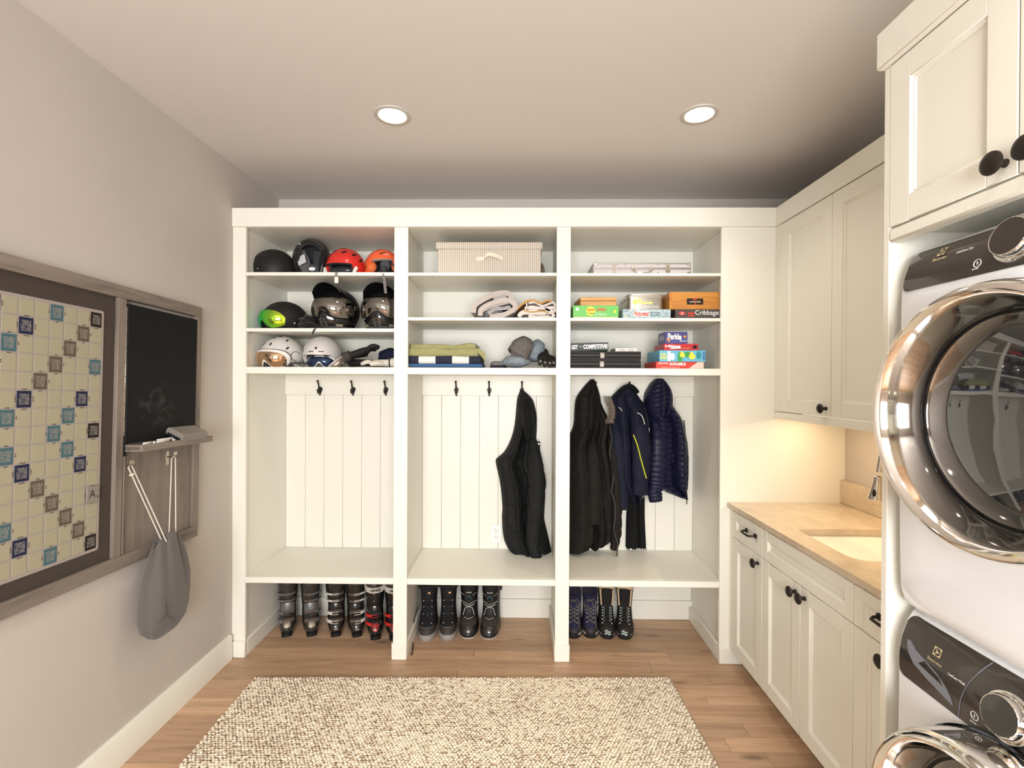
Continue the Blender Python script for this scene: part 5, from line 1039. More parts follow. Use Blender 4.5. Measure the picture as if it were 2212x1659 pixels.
for x, z, s_ in ((.908, .036, 1.), (.962, .028, 1.25)):
    q = MB(); c1 = circ(x, zz+z, .015*s_, .012*s_); q.add([(a, 2.7206, b) for a, b in c1], [tuple(range(18))]); c2 = circ(x-.004, zz+z+.014*s_, .008*s_, .0075*s_); q.add([(a, 2.7204, b) for a, b in c2], [tuple(range(18))]); build('printed_duck', q, yel, r)
    q = MB(); q.add([(a, 2.7202, b) for a, b in circ(x-.010*s_, zz+z+.012*s_, .004*s_, .0025*s_, 10)], [tuple(range(10))]); build('printed_beak', q, orn, r)
blob('printed_leaf', mat('ink_teal', (.02, .25, .28), .5), circ(.998, zz+.036, .014, .022)); fpatch('printed_panel', r, mat('ink_mid_blue', (.06, .20, .42), .5), 1.020, 1.034, zz+.010, zz+.056, 2.7214)
r = gbox(.812, 1.003, 2.742, 2.93, ZC1+.1025, ZC1+.1405, mat('card_crimson', (.50, .02, .025), .42), 'red dice game box between the ducks box and the small blue box')
zz = ZC1+.1025; front_text('Yahtzee', r, cream_ink, .872, 2.7415, zz+.021, .064, .024, .05, slant=.06)
for k, (x, z) in enumerate(((.823, .024), (.838, .024))): fpatch('printed_die', r, cream_ink, x-.0045, x+.0045, zz+z-.005, zz+z+.005, 2.7413)
front_text('the classic dice game', r, yel, .930, 2.7415, zz+.013, .055, .005, .01); q = MB(); q.lathe([(.0001, 0), (.0125, 0)], 18, Matrix.Translation((.984, 2.7411, zz+.020)) @ Matrix.Rotation(pi/2, 4, 'X') @ Matrix.Diagonal((1, .75, 1, 1))); build('printed_oval', q, blackm, r)
r = gbox(.819, .943, 2.744, 2.88, ZC1+.141, ZC1+.207, mat('card_indigo', (.055, .06, .24), .42), 'small indigo dice game box on top of the game stack')
zz = ZC1+.141; front_text('Farkle', r, cream_ink, .872, 2.7435, zz+.040, .076, .034, .05, slant=-.05); front_text('FAMILY FUN', r, cream_ink, .918, 2.7435, zz+.015, .036, .007, .02)
for x, z in ((.840, .018), (.928, .040), (.834, .026)): q = MB(); q.lathe([(.0001, 0), (.0075, 0)], 12, Matrix.Translation((x, 2.7431, zz+z)) @ Matrix.Rotation(pi/2, 4, 'X')); build('printed_dice', q, orn, r)
q = text_mb('Farkle', (.8186, 2.81, zz+.038), (0, -1, 0), (0, 0, 1), .085, .034, .05); build('lettering', q, mat('ink_side', (.55, .60, .65), .5), r)
# ================================================================ coats on the hooks
def lerp_rows(rows, z):
    if z >= rows[0][0]: return rows[0][1], rows[0][2]
    for i in range(len(rows)-1):
        a, b = rows[i], rows[i+1]
        if z >= b[0]:
            t = (a[0]-z)/(a[0]-b[0]); p = rows[max(i-1, 0)]; n = rows[min(i+2, len(rows)-1)]; o = []
            for k in (1, 2):
                m0 = (b[k]-p[k])/max(1e-6, (p[0]-b[0]))*(a[0]-b[0]); m1 = (n[k]-a[k])/max(1e-6, (a[0]-n[0]))*(a[0]-b[0])
                if abs(m0) > 3*abs(b[k]-a[k]): m0 = 3*(b[k]-a[k])*(1 if m0*(b[k]-a[k]) > 0 else 0)
                if abs(m1) > 3*abs(b[k]-a[k]): m1 = 3*(b[k]-a[k])*(1 if m1*(b[k]-a[k]) > 0 else 0)
                o.append((2*t**3-3*t*t+1)*a[k]+(t**3-2*t*t+t)*m0+(-2*t**3+3*t*t)*b[k]+(t**3-t*t)*m1)
            return tuple(o)
    return rows[-1][1], rows[-1][2]
class Drape:
    def __init__(s, rows, yb, T, folds=(), noise_amp=.008, seed=0, baff=None, top=.02, rise=.30, hem=None, wr=0.):
        s.rows, s.yb, s.T, s.folds, s.na, s.seed, s.baff, s.top, s.rise, s.hem, s.wr = rows, yb, T, folds, noise_amp, seed, baff, top, rise, hem, wr
    def depth(s, u, z):
        zt = s.rows[0][0]; f = min(1, max(0, (zt-z)/s.rise)); t = s.top+(s.T-s.top)*f**.6
        e = max(0, 1-abs(2*u-1)**3.2)**.55; d = t*e
        for (s0, s1, w, a) in s.folds:
            g = (zt-z)/(zt-s.rows[-1][0]); c = s0+(s1-s0)*g; d += a*exp(-((u-c)/w)**2)*min(1, g*4)*e
        xl, xr = lerp_rows(s.rows, z); x = xl+(xr-xl)*u
        d += s.na*noise.noise(Vector((x*13+s.seed, z*4.5, s.seed)))*e+s.na*.55*noise.noise(Vector((x*30, z*17+s.seed, 7)))*e
        if s.wr: d += s.wr*abs(noise.noise(Vector((x*9+z*6, z*22-x*8, s.seed+3))))*e
        if s.baff: d += s.baff[1]*e*abs(sin(pi*(z+s.baff[2]*(x-xl)+.006*noise.noise(Vector((x*8, z*3, s.seed))))/s.baff[0]))**.55
        return max(.004, d)
    def pt(s, u, z):
        xl, xr = lerp_rows(s.rows, z); zz = z+(s.hem(u)*max(0, 1-(z-s.rows[-1][0])/.12) if s.hem else 0); return Vector((xl+(xr-xl)*u, s.yb-s.depth(u, z), zz))
    def at(s, x, z, off=.002):
        xl, xr = lerp_rows(s.rows, z); u = min(1, max(0, (x-xl)/(xr-xl))); return Vector((x, s.yb-s.depth(u, z)-off, z))
    def mesh(s, nu=52, nz=90):
        zt, zb = s.rows[0][0], s.rows[-1][0]; rings = []
        for j in range(nz+1):
            z = zt-(zt-zb)*(j/nz); R_ = [s.pt(i/nu, z) for i in range(nu+1)]; xl, xr = lerp_rows(s.rows, z); zz = R_[-1].z
            R_ += [Vector((xr+(xl-xr)*k/6, s.yb, R_[int(nu*(1-k/6))].z)) for k in range(7)]; rings.append(R_)
        return MB().loft(rings, True)
def sleeve(nm, r, pts, rads, m, flat_=.75, seed=0, amp=.12, baff=None, n=24, k=10):
    rads = [rads[0]*.35]+list(rads[1:]); pts = [(pts[0][0], pts[0][1]+.045, pts[0][2]+.03)]+list(pts[1:])
    P = smooth_path(pts, k); m_ = len(P); RR = []; nseg = len(pts)-1
    for i in range(m_):
        f = i/k; a = min(int(f), nseg-1); t = f-a; RR.append(rads[a]*(1-t)+rads[a+1]*t)
    rings = []; up = Vector((0, -1, 0))
    for i in range(m_):
        t = (P[min(i+1, m_-1)]-P[max(i-1, 0)]).normalized(); sd = t.cross(up).normalized(); u2 = sd.cross(t).normalized(); R_ = []
        for q in range(n):
            a = 2*pi*q/n; g = 1+amp*noise.noise(Vector((cos(a)*1.4+seed, sin(a)*1.4, P[i].z*14)))+amp*.5*noise.noise(Vector((cos(a)*3, seed+sin(a)*3, P[i].z*34)))
            if baff: g += baff[1]*abs(sin(pi*i*baff[0]))**.6
            R_.append(P[i]+(sd*cos(a)+u2*sin(a)*flat_)*RR[i]*g)
        rings.append(R_)
    tip = rings[-1]; c = sum(tip, Vector())/n; rings.append([c+(p-c)*.86 for p in tip]); rings.append([c+(p-c)*.8+(P[-3]-P[-1])*.8 for p in tip])
    return build(nm, MB().loft(rings, True), m, r)
def piping(nm, r, dr, pts, m, rad=.0022, off=.002): return build(nm, MB().tube([dr.at(p.x, p.z, off) for p in smooth_path([(x, 0, z) for x, z in pts], 6)], rad, 6), m, r)
YBK2 = 3.152
# A black shell jacket in the middle bay
RA = [(1.492, .008, .020), (1.46, -.004, .060), (1.421, -.014, .091), (1.35, -.020, .110), (1.305, -.024, .116), (1.235, -.034, .116), (1.158, -.058, .110), (1.088, -.096, .112), (1.040, -.148, .124), (1.02, -.150, .128), (.917, -.127, .160), (.84, -.115, .172), (.724, -.105, .168), (.66, -.108, .166), (.53, -.096, .196), (.468, -.070, .210), (.452, -.045, .212)]
jk = thing('jacket', (.03, 3.08, .45), 'black hooded shell jacket hanging alone in the middle bay', 'jacket', 'coats on the hooks')
mA = mat('shell_black', (.013, .0135, .0135), .66, bump=.55, bscale=17, bdist=.02)
dA = Drape(RA, YBK2, .088, [(.30, .42, .05, .035), (.42, .56, .04, -.040), (.62, .78, .09, .030), (.12, .10, .10, .018), (.5, .70, .03, -.02)], .012, 3, top=.02, rise=.42, hem=lambda u: -.012*sin(u*7), wr=.016)
build('jacket_body', dA.mesh(), mA, jk)
hood = Drape([(1.490, .010, .024), (1.44, -.002, .078), (1.38, -.012, .102), (1.31, -.012, .114), (1.25, .005, .112), (1.20, .02, .105), (1.165, .035, .085)], YBK2-.03, .070, [(.35, .3, .1, .02), (.75, .6, .1, -.02)], .012, 8, top=.018, rise=.2, wr=.02); build('hood', hood.mesh(36, 40), mA, jk)
sleeve('sleeve', jk, [(.075, 3.085, 1.20), (.100, 3.055, 1.05), (.112, 3.045, .88), (.100, 3.04, .70), (.090, 3.035, .55), (.108, 3.03, .455), (.126, 3.025, .405)], [.040, .052, .056, .050, .042, .035, .032], mA, .72, 2, .16)
build('storm_flap', MB().box(.106, .134, 3.075, 3.085, 1.045, 1.165, .003), mA, jk)
for x, z in ((.126, 1.150), (.206, .462)): build('snap', MB().lathe([(.006, 0), (.005, .003), (.0001, .0035)], 14, Matrix.Translation((x, 3.074 if z > 1 else 3.05, z)) @ Matrix.Rotation(pi/2, 4, 'X')), satin, jk)
# B long black parka with fur-trimmed hood
RB = [(1.560, .462, .478), (1.53, .432, .492), (1.5, .408, .500), (1.446, .372, .517), (1.385, .361, .540), (1.285, .355, .585), (1.231, .342, .584), (1.169, .306, .574), (1.076, .280, .594), (.961, .276, .615), (.845, .275, .626), (.691, .275, .632), (.58, .276, .628), (.52, .278, .610), (.475, .282, .560)]
pk = thing('parka', (.45, 3.07, .47), 'long black hooded parka with brown fur trim, next to the upright post', 'coat', 'coats on the hooks')
mB = mat('parka_black', (.0135, .012, .0105), .7, bump=.5, bscale=17, bdist=.018)
dB = Drape(RB, YBK2, .105, [(.42, .62, .035, -.050), (.28, .34, .12, .030), (.70, .72, .05, .025), (.86, .90, .05, .018), (.55, .80, .03, -.03)], .010, 5, top=.03, rise=.36, hem=lambda u: .05*u-.02, wr=.010)
build('coat_body', dB.mesh(), mB, pk)
hood = Drape([(1.560, .462, .480), (1.50, .405, .505), (1.44, .368, .520), (1.37, .358, .525), (1.30, .356, .522), (1.245, .370, .512)], YBK2-.03, .098, [(.55, .5, .1, .03), (.78, .72, .06, -.03)], .010, 9, top=.025, rise=.22, wr=.014); build('hood', hood.mesh(40, 40), mB, pk)
sleeve('sleeve', pk, [(.462, 3.075, 1.24), (.470, 3.06, 1.08), (.474, 3.05, .90), (.472, 3.048, .76), (.473, 3.045, .655)], [.030, .044, .047, .042, .036], mB, .62, 7, .12)
sleeve('quilted_front_edge', pk, [(.580, 3.07, 1.27), (.588, 3.055, 1.10), (.606, 3.055, .92), (.614, 3.055, .74), (.612, 3.06, .58), (.598, 3.06, .49)], [.016, .024, .028, .029, .028, .018], mB, 1.1, 31, .10, (.155, .22), k=14)
build('front_zip', MB().tube([(.566+.012*sin(t*2.2)+.004*t, 3.040-.004*t, 1.27-.80*t/10) for t in range(11)], .0045, 6), mat('zip_black', (.05, .048, .045), .4), pk)
build('zip_pull', MB().tube([(.598, 3.03, .485), (.600, 3.028, .455)], .004, 6), satin, pk)
build('hood_stitch', MB().box(.393, .399, 3.032, 3.040, 1.235, 1.345, .001), mat('stitch_rust', (.06, .025, .02), .8), pk)
fr = MB(); rr = random.Random(5)
for k in range(1500):
    t = rr.random(); c = Vector((.546+.022*sin(t*3)+.012*t, 3.055, 1.452-.160*t)); a = rr.uniform(0, 2*pi); rad = .017
    b0 = c+Vector((cos(a)*rad*.7, -abs(sin(a))*rad*.7, rr.uniform(-.006, .006))); d = Vector((cos(a)*.8+.35, -abs(sin(a))-.2, rr.uniform(-.9, .7))).normalized(); l = rr.uniform(.012, .026); sd = d.cross(Vector((rr.uniform(-1, 1), rr.uniform(-1, 1), rr.uniform(-1, 1)))).normalized()*.0012
    fr.add([b0-sd, b0+sd, b0+d*l+Vector((0, 0, -l*.25))], [(0, 1, 2)])
fu = build('fur_trim', fr, island_mat('fur_brown', (.10, .065, .045), (.50, .40, .31)), pk); fu['kind'] = 'stuff'
# black scarf and navy jacket share the next hook
sc = thing('scarf', (.76, 3.13, .47), 'black knitted scarf with loose ends hanging below the navy striped-piping jacket', 'scarf', None)
dS = Drape([(1.518, .690, .712), (1.47, .660, .745), (1.38, .655, .80), (.95, .68, .81), (.832, .705, .815), (.675, .698, .816), (.478, .694, .826)], 3.156, .030, [(.55, .62, .05, -.024), (.3, .3, .1, .01)], .004, 4, rise=.1, hem=lambda u: -.008*sin(u*22)); build('scarf_body', dS.mesh(40, 60), mat('scarf_black', (.010, .010, .010), .95, bump=.5, bscale=200), sc)
q = MB()
for x in (.700, .712, .735, .752, .770, .790, .806, .820): q.tube([(x, 3.138, .474), (x+.002, 3.136, .462)], .003, 5)
build('fringe', q, MATS['scarf_black'], sc)
RC = [(1.508, .650, .722), (1.486, .625, .740), (1.44, .586, .772), (1.386, .579, .812), (1.271, .583, .838), (1.155, .592, .842), (1.04, .604, .832), (.925, .625, .818), (.88, .645, .812), (.82, .690, .790), (.775, .728, .752)]
nj = thing('jacket', (.71, 3.06, .77), 'navy jacket with yellow and white piping over a black scarf', 'jacket', 'coats on the hooks')
mC = mat('navy_shell', (.010, .0115, .024), .62, bump=.5, bscale=17, bdist=.018)
dC = Drape(RC, YBK2-.028, .090, [(.42, .48, .035, -.040), (.25, .25, .10, .022), (.62, .62, .10, .026), (.88, .85, .04, -.02)], .009, 11, top=.035, rise=.2, wr=.012); build('jacket_body', dC.mesh(), mC, nj)
build('collar', MB().tube(smooth_path([(.632, 3.07, 1.482), (.655, 3.05, 1.508), (.690, 3.045, 1.520), (.722, 3.06, 1.500), (.742, 3.08, 1.480)], 5), .018, 12, flat_=.7), mat('collar_black', (.008, .008, .009), .8), nj)
sC = sleeve('sleeve', nj, [(.715, 3.05, 1.38), (.745, 3.022, 1.26), (.756, 3.012, 1.12), (.752, 3.008, .98), (.748, 3.008, .850)], [.042, .056, .060, .054, .046], mC, .6, 13, .10)
sleeve('sleeve', nj, [(.622, 3.08, 1.36), (.622, 3.06, 1.20), (.632, 3.05, 1.02), (.648, 3.05, .86), (.655, 3.05, .745)], [.036, .046, .046, .040, .030], mC, .6, 15, .10)
yl_ = mat('piping_yellow', (.62, .62, .03), .5); wl_ = mat('piping_white', (.66, .66, .64), .4)
build('piping', MB().tube(smooth_path([(.700, 2.985, 1.222), (.722, 2.974, 1.16), (.742, 2.970, 1.08), (.765, 2.972, 1.00), (.780, 2.982, .955)], 6), .0034, 6), yl_, nj)
build('piping', MB().tube(smooth_path([(.728, 3.003, 1.355), (.752, 2.992, 1.338), (.768, 2.994, 1.30), (.770, 2.995, 1.285)], 6), .0026, 6), wl_, nj)
for P_ in ([(.818, 1.255), (.812, 1.17), (.812, 1.06)], [(.804, .905), (.790, .84), (.772, .785)]): piping('piping', nj, dC, P_, wl_, .0026, .003)
for P_ in ([(.618, 1.386), (.628, 1.378), (.636, 1.364)],): piping('piping', nj, dC, P_, wl_, .0022, .026)
piping('piping', nj, dC, [(.628, .905), (.634, .898)], yl_, .003, .02); piping('piping', nj, dC, [(.628, .840), (.636, .826)], yl_, .003, .02)
# D navy quilted jacket
RD = [(1.564, .876, .914), (1.545, .852, .938), (1.518, .832, .955), (1.464, .806, .976), (1.402, .806, .986), (1.31, .826, 1.045), (1.234, .842, 1.066), (1.157, .838, 1.079), (1.042, .814, 1.089), (.942, .812, 1.092), (.888, .84, 1.086), (.85, .925, 1.079), (.815, 1.028, 1.064)]
pj = thing('jacket', (.95, 3.07, .77), 'navy quilted puffer jacket with hood, nearest the bay side panel', 'jacket', 'coats on the hooks')
mD = mat('puffer_navy', (.010, .0105, .032), .40, bump=.35, bscale=55, bdist=.003)
dD = Drape(RD, YBK2, .082, [(.55, .62, .05, -.045), (.30, .25, .12, .02), (.80, .80, .10, .026)], .008, 21, baff=(.0335, .011, .12), top=.035, rise=.16, wr=.006); build('jacket_body', dD.mesh(56, 190), mD, pj)
hood = Drape([(1.566, .874, .916), (1.535, .842, .946), (1.49, .815, .972), (1.43, .800, .980), (1.37, .806, .974), (1.33, .82, .955)], YBK2-.02, .098, [(.5, .5, .08, .02), (.7, .68, .05, -.025)], .008, 25, baff=(.032, .009, -.25), top=.04, rise=.12); build('hood', hood.mesh(48, 80), mD, pj)
sleeve('sleeve', pj, [(.868, 3.06, 1.31), (.874, 3.05, 1.18), (.868, 3.040, 1.05), (.862, 3.038, .94), (.856, 3.04, .87)], [.036, .044, .047, .044, .038], mD, .55, 22, .05, (.25, .16), k=14)
sleeve('sleeve', pj, [(.840, 3.075, .93), (.852, 3.065, .86), (.862, 3.06, .795)], [.034, .042, .036], mD, .7, 26, .05, (.25, .14), k=14)
build('hem_binding', MB().tube([dD.at(x, z, .001) for x, z in ((.930, .853), (.98, .835), (1.02, .820), (1.055, .815))], .004, 6), mat('binding_navy', (.010, .010, .024), .6), pj)
build('front_zip', MB().tube([dD.at(1.062+.016*sin(t*.35), 1.30-.048*t, .003) for t in range(10)], .003, 6), mat('zip_navy', (.02, .02, .035), .4), pj)
build('zip_pull', MB().tube([(1.060, 3.09, .818), (1.064, 3.088, .79), (1.064, 3.088, .772)], .003, 6), blackm, pj)
# ================================================================ boots on the floor under the benches (toe towards -y, heel at the back)
class Boot:
    """levels: (z, y_front, y_back, half width, centre shift x)"""
    def __init__(s, lv): s.lv = lv
    def lev(s, z):
        L = s.lv
        if z <= L[0][0]: return L[0]
        for a, b in zip(L, L[1:]):
            if z <= b[0]: t = (z-a[0])/(b[0]-a[0]); return tuple(p+(q-p)*t for p, q in zip(a, b))
        return L[-1]
    def pt(s, z, a, off=0.):
        """a: 0 = toe (-y), +pi/2 = +x side"""
        _, f, b, w = s.lev(z)[:4]; yc = (f+b)/2; l = (b-f)/2; cx, sy = sin(a), -cos(a); e = 2/2.5
        x = (w+off)*math.copysign(abs(cx)**e, cx); y = yc+(l+off)*math.copysign(abs(sy)**e, sy)
        if sy > 0: x *= 1-.18*sy*sy*max(0, 1-z/.15)
        return Vector((x, y, z))
    def mesh(s, n=40, off=0., z0=None, z1=None, m=None):
        zs = [l[0] for l in s.lv if (z0 is None or l[0] > z0+1e-4) and (z1 is None or l[0] < z1-1e-4)]; zs = ([z0] if z0 is not None else [])+zs+([z1] if z1 is not None else [])
        fine = []
        for a, b in zip(zs, zs[1:]): fine += [a, (a+b)/2]
        fine.append(zs[-1]); return (m or MB()).loft([[s.pt(z, 2*pi*k/n, off) for k in range(n)] for z in fine], True)
    def band(s, a0, a1, zf, h, off=.003, th=.003, n=14, m=None):
        """strap on the surface from angle a0 to a1; zf(t) = centre height"""
        return (m or MB()).slab(lambda u, v: s.pt(zf(u)+h*(v-.5), a0+(a1-a0)*u, off), lambda u, v: s.pt(zf(u)+h*(v-.5), a0+(a1-a0)*u, off-th), n, 2)
    def line(s, pts, r, m, off=.002): return (m or MB()).tube([s.pt(z, a, off) for z, a in pts], r, 5)
def dup(root, loc, rz, label, group=None):
    c = copy_tree(root); c.location = loc; c.rotation_euler = (0, 0, rz); c['label'] = label
    if group: c['group'] = group
    return c
def place(r, x, y, rz):
    if r.name.startswith('ski'): r.scale = (.95, .95, 1)
    r.location = (x, y, 0); r.rotation_euler = (0, 0, rz)
D2 = radians
def ski_boot(label, group, shell, cuff, liner, buckle, sty, side=1):
    r = thing('ski_boot', (0, 0, 0), label, 'boot', group)
    lo = Boot([(.012, -.134, .130, .043), (.024, -.142, .134, .050), (.045, -.144, .134, .054), (.064, -.137, .132, .0545), (.080, -.123, .130, .054), (.095, -.100, .128, .053), (.110, -.076, .126, .0525), (.128, -.056, .124, .052), (.150, -.042, .122, .0515), (.175, -.036, .122, .051), (.20, -.036, .122, .051)])
    cf = Boot([(.135, -.032, .126, .054), (.160, -.042, .128, .056), (.20, -.048, .132, .059), (.24, -.054, .136, .062), (.275, -.058, .140, .064), (.30, -.054, .144, .064)])
    ln = Boot([(.20, -.036, .12, .046), (.27, -.046, .130, .050), (.315, -.058, .134, .053), (.345, -.066, .132, .054)])
    build('lower_shell', lo.mesh(), shell, r, world=False); build('cuff', cf.mesh(), cuff, r, world=False); build('liner', ln.mesh(), liner, r, world=False)
    q = MB(); q.loft([[(x, y, z) for x, y in rrect(-.032, .032, -.151, -.050, (.020,)*4, 5)] for z in (.0, .003, .015, .020)], True); build('toe_sole', q, blackm, r, world=False)
    q = MB(); q.loft([[(x, y, z) for x, y in rrect(-.033, .033, .050, .140, (.014,)*4, 5)] for z in (.0, .004, .024, .030)], True); build('heel_sole', q, blackm, r, world=False)
    s = side
    for bt, z, dz, c in ((lo, .080, .006, 0), (lo, .112, .008, 1), (cf, .178, .004, 2), (cf, .222, .004, 3)):
        if sty == 'race' and c > 1: 
            build('rivet', MB().ell(cf.pt(z+.012, s*.1, .001), (.0045, .0045, .0045), 8, 6), satin, r, world=False); continue
        o = build('buckle_strap', bt.band(-s*.75, s*.75, lambda t: z+dz*sin(pi*t)*(1 if c < 2 else -1), .013, .004, .004), buckle[1], r, world=False)
        build('buckle_lever', bt.band(s*.35, s*1.25, lambda t: z+.002-.004*t, .011, .011, .005, 8), buckle[0], o, world=False)
        q = MB()
        for k in (0, 1): q.tube([bt.pt(z+.0045*(1 if k else -1), s*a, .009) for a in (-.15, .1, .4)], .0016, 5)
        build('buckle_wire', q, buckle[0] if sty != 'race' else red_ink, o, world=False)
    if sty == 'grey':
        build('instep_guard', lo.band(-.85, .85, lambda t: .138+.004*sin(pi*t), .05, .002, .005), mat('boot_silver', (.17, .165, .165), .3, .4), r, world=False)
        build('toe_badge', lo.band(-.28, .28, lambda t: .066, .026, .0015, .003), mat('badge_tan', (.33, .27, .20), .35, .3), r, world=False)
        build('power_strap', ln.band(-1.2, 1.2, lambda t: .300-.018*sin(pi*t), .04, .006, .004), mat('strap_taupe', (.085, .07, .06), .8), r, world=False)
    if sty == 'white':
        q = MB()
        for k in (-1, 1): q.add([cf.pt(.20, k*.15, .004), cf.pt(.315, k*1.05, .012), cf.pt(.325, k*1.5, .012), cf.pt(.22, k*1.35, .006)], [(0, 1, 2, 3)])
        build('cuff_wing', q, mat('boot_brown', (.035, .028, .024), .45), r, world=False); build('toe_label', lo.band(-.16, .16, lambda t: .043, .006, .0012, .002), mat('label_silver', (.5, .5, .5), .3, .5), r, world=False)  # toe label is a narrow silver band on the shell
    if sty == 'race':
        build('power_strap', cf.band(-1.4, 1.4, lambda t: .272-.012*sin(pi*t), .034, .006, .005), mat('strap_cream', (.58, .53, .46), .7), r, world=False)
        bend = lambda p: cf.pt(p.z, p.x, .0085)
        build('lettering', text_mb('LANGE', (0, 0, .262), (1, 0, 0), (0, 0, 1), .75, .017, .05, bend=bend), blackm, r, world=False)
        bend2 = lambda p: lo.pt(p.z, p.x, .0015)
        q = MB()
        for pts in ([(-.26, .078), (.02, .078), (-.06, .060), (-.26, .060)], [(.08, .078), (.28, .078), (.20, .060), (.0, .060)], [(-.20, .056), (.16, .056), (.08, .048), (-.2, .048)]): q.add([lo.pt(z, a, .0015) for a, z in pts], [(3, 2, 1, 0)])
        build('toe_mark', q, red_ink, r, world=False)
    return r
sg_ = mat('boot_charcoal', (.030, .027, .025), .25, coat=.3); sv = (mat('buckle_grey', (.30, .31, .32), .3, .7), mat('ladder_taupe', (.12, .09, .07), .5)); lin = mat('liner_taupe', (.115, .095, .08), .85)
GS = 'ski boots under the first bench'
r = ski_boot('charcoal ski boot with silver instep, first in the row under the bench', GS, sg_, sg_, lin, sv, 'grey', -1); place(r, -1.447, 3.030, D2(23))
r2 = ski_boot('charcoal ski boot with silver instep and toe turned out, second in the row', GS, sg_, sg_, lin, sv, 'grey', 1); place(r2, -1.305, 3.036, D2(26))
wb_ = (mat('buckle_white', (.58, .57, .55), .35, .3), mat('ladder_brown', (.10, .075, .06), .5)); sb_ = mat('boot_black_brown', (.020, .017, .015), .22, coat=.3); lt = mat('liner_grey', (.15, .14, .125), .75)
r = ski_boot('black ski boot with white buckles beside the charcoal pair', GS, sb_, sb_, lt, wb_, 'white', -1); place(r, -1.145, 3.040, D2(20))
r2 = ski_boot('black ski boot with white buckles beside the red-buckled pair', GS, sb_, sb_, lt, wb_, 'white', 1); place(r2, -1.021, 3.038, D2(22))
rb_ = (mat('buckle_red_plastic', (.62, .025, .02), .35), mat('ladder_black', (.03, .03, .03), .5)); bk_ = mat('boot_gloss_black', (.010, .010, .010), .2, coat=.4)
r = ski_boot('black ski boot with red buckles and red toe mark, fully visible', GS, bk_, bk_, mat('liner_black', (.02, .02, .02), .8), rb_, 'race', -1); place(r, -.891, 3.012, D2(18))
dup(r, (-.771, 3.012, 0), D2(15), 'black ski boot with red toe mark, half hidden by the upright post')
# ---- lace-up and snow boots
def laced(label, group, lv, upper, sole, solez, toe, toez, lacem, eyem, shaft_z, name='winter_boot', collar=None, rows=5, w_lace=.35, tongue=None, eyerow=None):
    r = thing(name, (0, 0, 0), label, 'boot', group); B = Boot(lv)
    build('upper', B.mesh(z0=solez), upper, r, world=False)
    q = MB(); n = 44; f = lambda z, o: [B.pt(max(solez, z), 2*pi*k/n, o) for k in range(n)]
    R_ = []
    for z, o in ((0, .001), (.006, .005), (solez*.8, .006), (solez+.008, .004), (solez+.010, .001)): R_.append([Vector((p.x, p.y, z+(.008*max(0, 1-(p.y-lv[0][1])/.05) if 0 < z < solez and False else 0))) for p in f(z, o)])
    q.loft(R_, True); build('sole', q, sole, r, world=False)
    if toe: build('toe_cap', B.band(-1.15, 1.15, lambda t: (solez+toez)/2, toez-solez, .002, .004, 24), toe, r, world=False)
    q = MB(); e = MB()
    z0, z1 = shaft_z
    for k in range(rows):
        z = z0+(z1-z0)*k/(rows-1); zn = z0+(z1-z0)*min(rows-1, k+1)/(rows-1); a = w_lace
        if k < rows-1: q.tube([B.pt(z, -a, .004), B.pt((z+zn)/2, 0, .007), B.pt(zn, a, .004)], .0022, 5); q.tube([B.pt(z, a, .004), B.pt((z+zn)/2, 0, .008), B.pt(zn, -a, .004)], .0022, 5)
        for s in (-1, 1): e.ell(B.pt(z, s*(a+.06), .003), (.006, .005, .004), 8, 6)
    build('laces', q, lacem, r, world=False); build('eyelets', e, eyem, r, world=False)
    return r, B
GM = 'snow boots under the middle bench'
up1 = mat('nylon_black', (.018, .018, .019), .6, bump=.3, bscale=200); lea = mat('boot_leather_brown', (.042, .035, .031), .55, bump=.3, bscale=180); sl1 = mat('sole_grey', (.27, .245, .225), .7); lace1 = mat('lace_black', (.012, .012, .012), .8); eye1 = mat('eyelet_grey', (.33, .32, .31), .35, .5)
LV = [(.0, -.138, .138, .052), (.028, -.143, .140, .055), (.05, -.138, .138, .054), (.07, -.118, .134, .052), (.09, -.088, .130, .050), (.115, -.062, .126, .048), (.14, -.048, .122, .046), (.17, -.044, .120, .046), (.21, -.048, .122, .049), (.25, -.052, .126, .052), (.285, -.054, .130, .054), (.31, -.052, .132, .053)]
def snow(label):
    r, B = laced(label, GM, LV, up1, sl1, .026, lea, .068, lace1, eye1, (.085, .20), 'snow_boot', rows=4)
    build('collar', MB().tube([B.pt(.285, 2*pi*k/32, .004) for k in range(32)], .014, 8, closed=True), mat('collar_fleece', (.020, .020, .020), .95, bump=.5, bscale=90), r, world=False)
    build('toe_stitch', B.line([(.070, a/10) for a in range(-8, 9)], .0012, None), eye1, r, world=False)
    build('tongue', B.band(-.34, .34, lambda t: .245, .055, .006, .010), up1, r, world=False); build('tongue_tag', B.band(.02, .2, lambda t: .252, .010, .008, .002, 4), mat('tag_orange', (.75, .42, .22), .5), r, world=False)
    return r, B
r, B = snow('black snow boot with light grey sole and a trailing lace, beside the upright post'); place(r, -.556, 3.007, D2(4))
build('loose_lace', MB().tube(smooth_path([(-.058, -.05, .165), (-.078, -.085, .10), (-.080, -.135, .03), (-.066, -.20, .004), (-.062, -.285, .003)], 6), .003, 6), lace1, r, world=False)
r, B = snow('black snow boot with light grey sole, next to the snowboard boots'); place(r, -.434, 3.016, D2(6))
LV2 = [(.0, -.140, .138, .054), (.018, -.145, .140, .058), (.04, -.146, .140, .058), (.06, -.134, .138, .0565), (.078, -.112, .134, .055), (.10, -.080, .130, .053), (.13, -.060, .126, .052), (.16, -.052, .124, .051), (.20, -.054, .126, .053), (.25, -.060, .132, .057), (.30, -.064, .138, .060), (.335, -.060, .142, .060)]
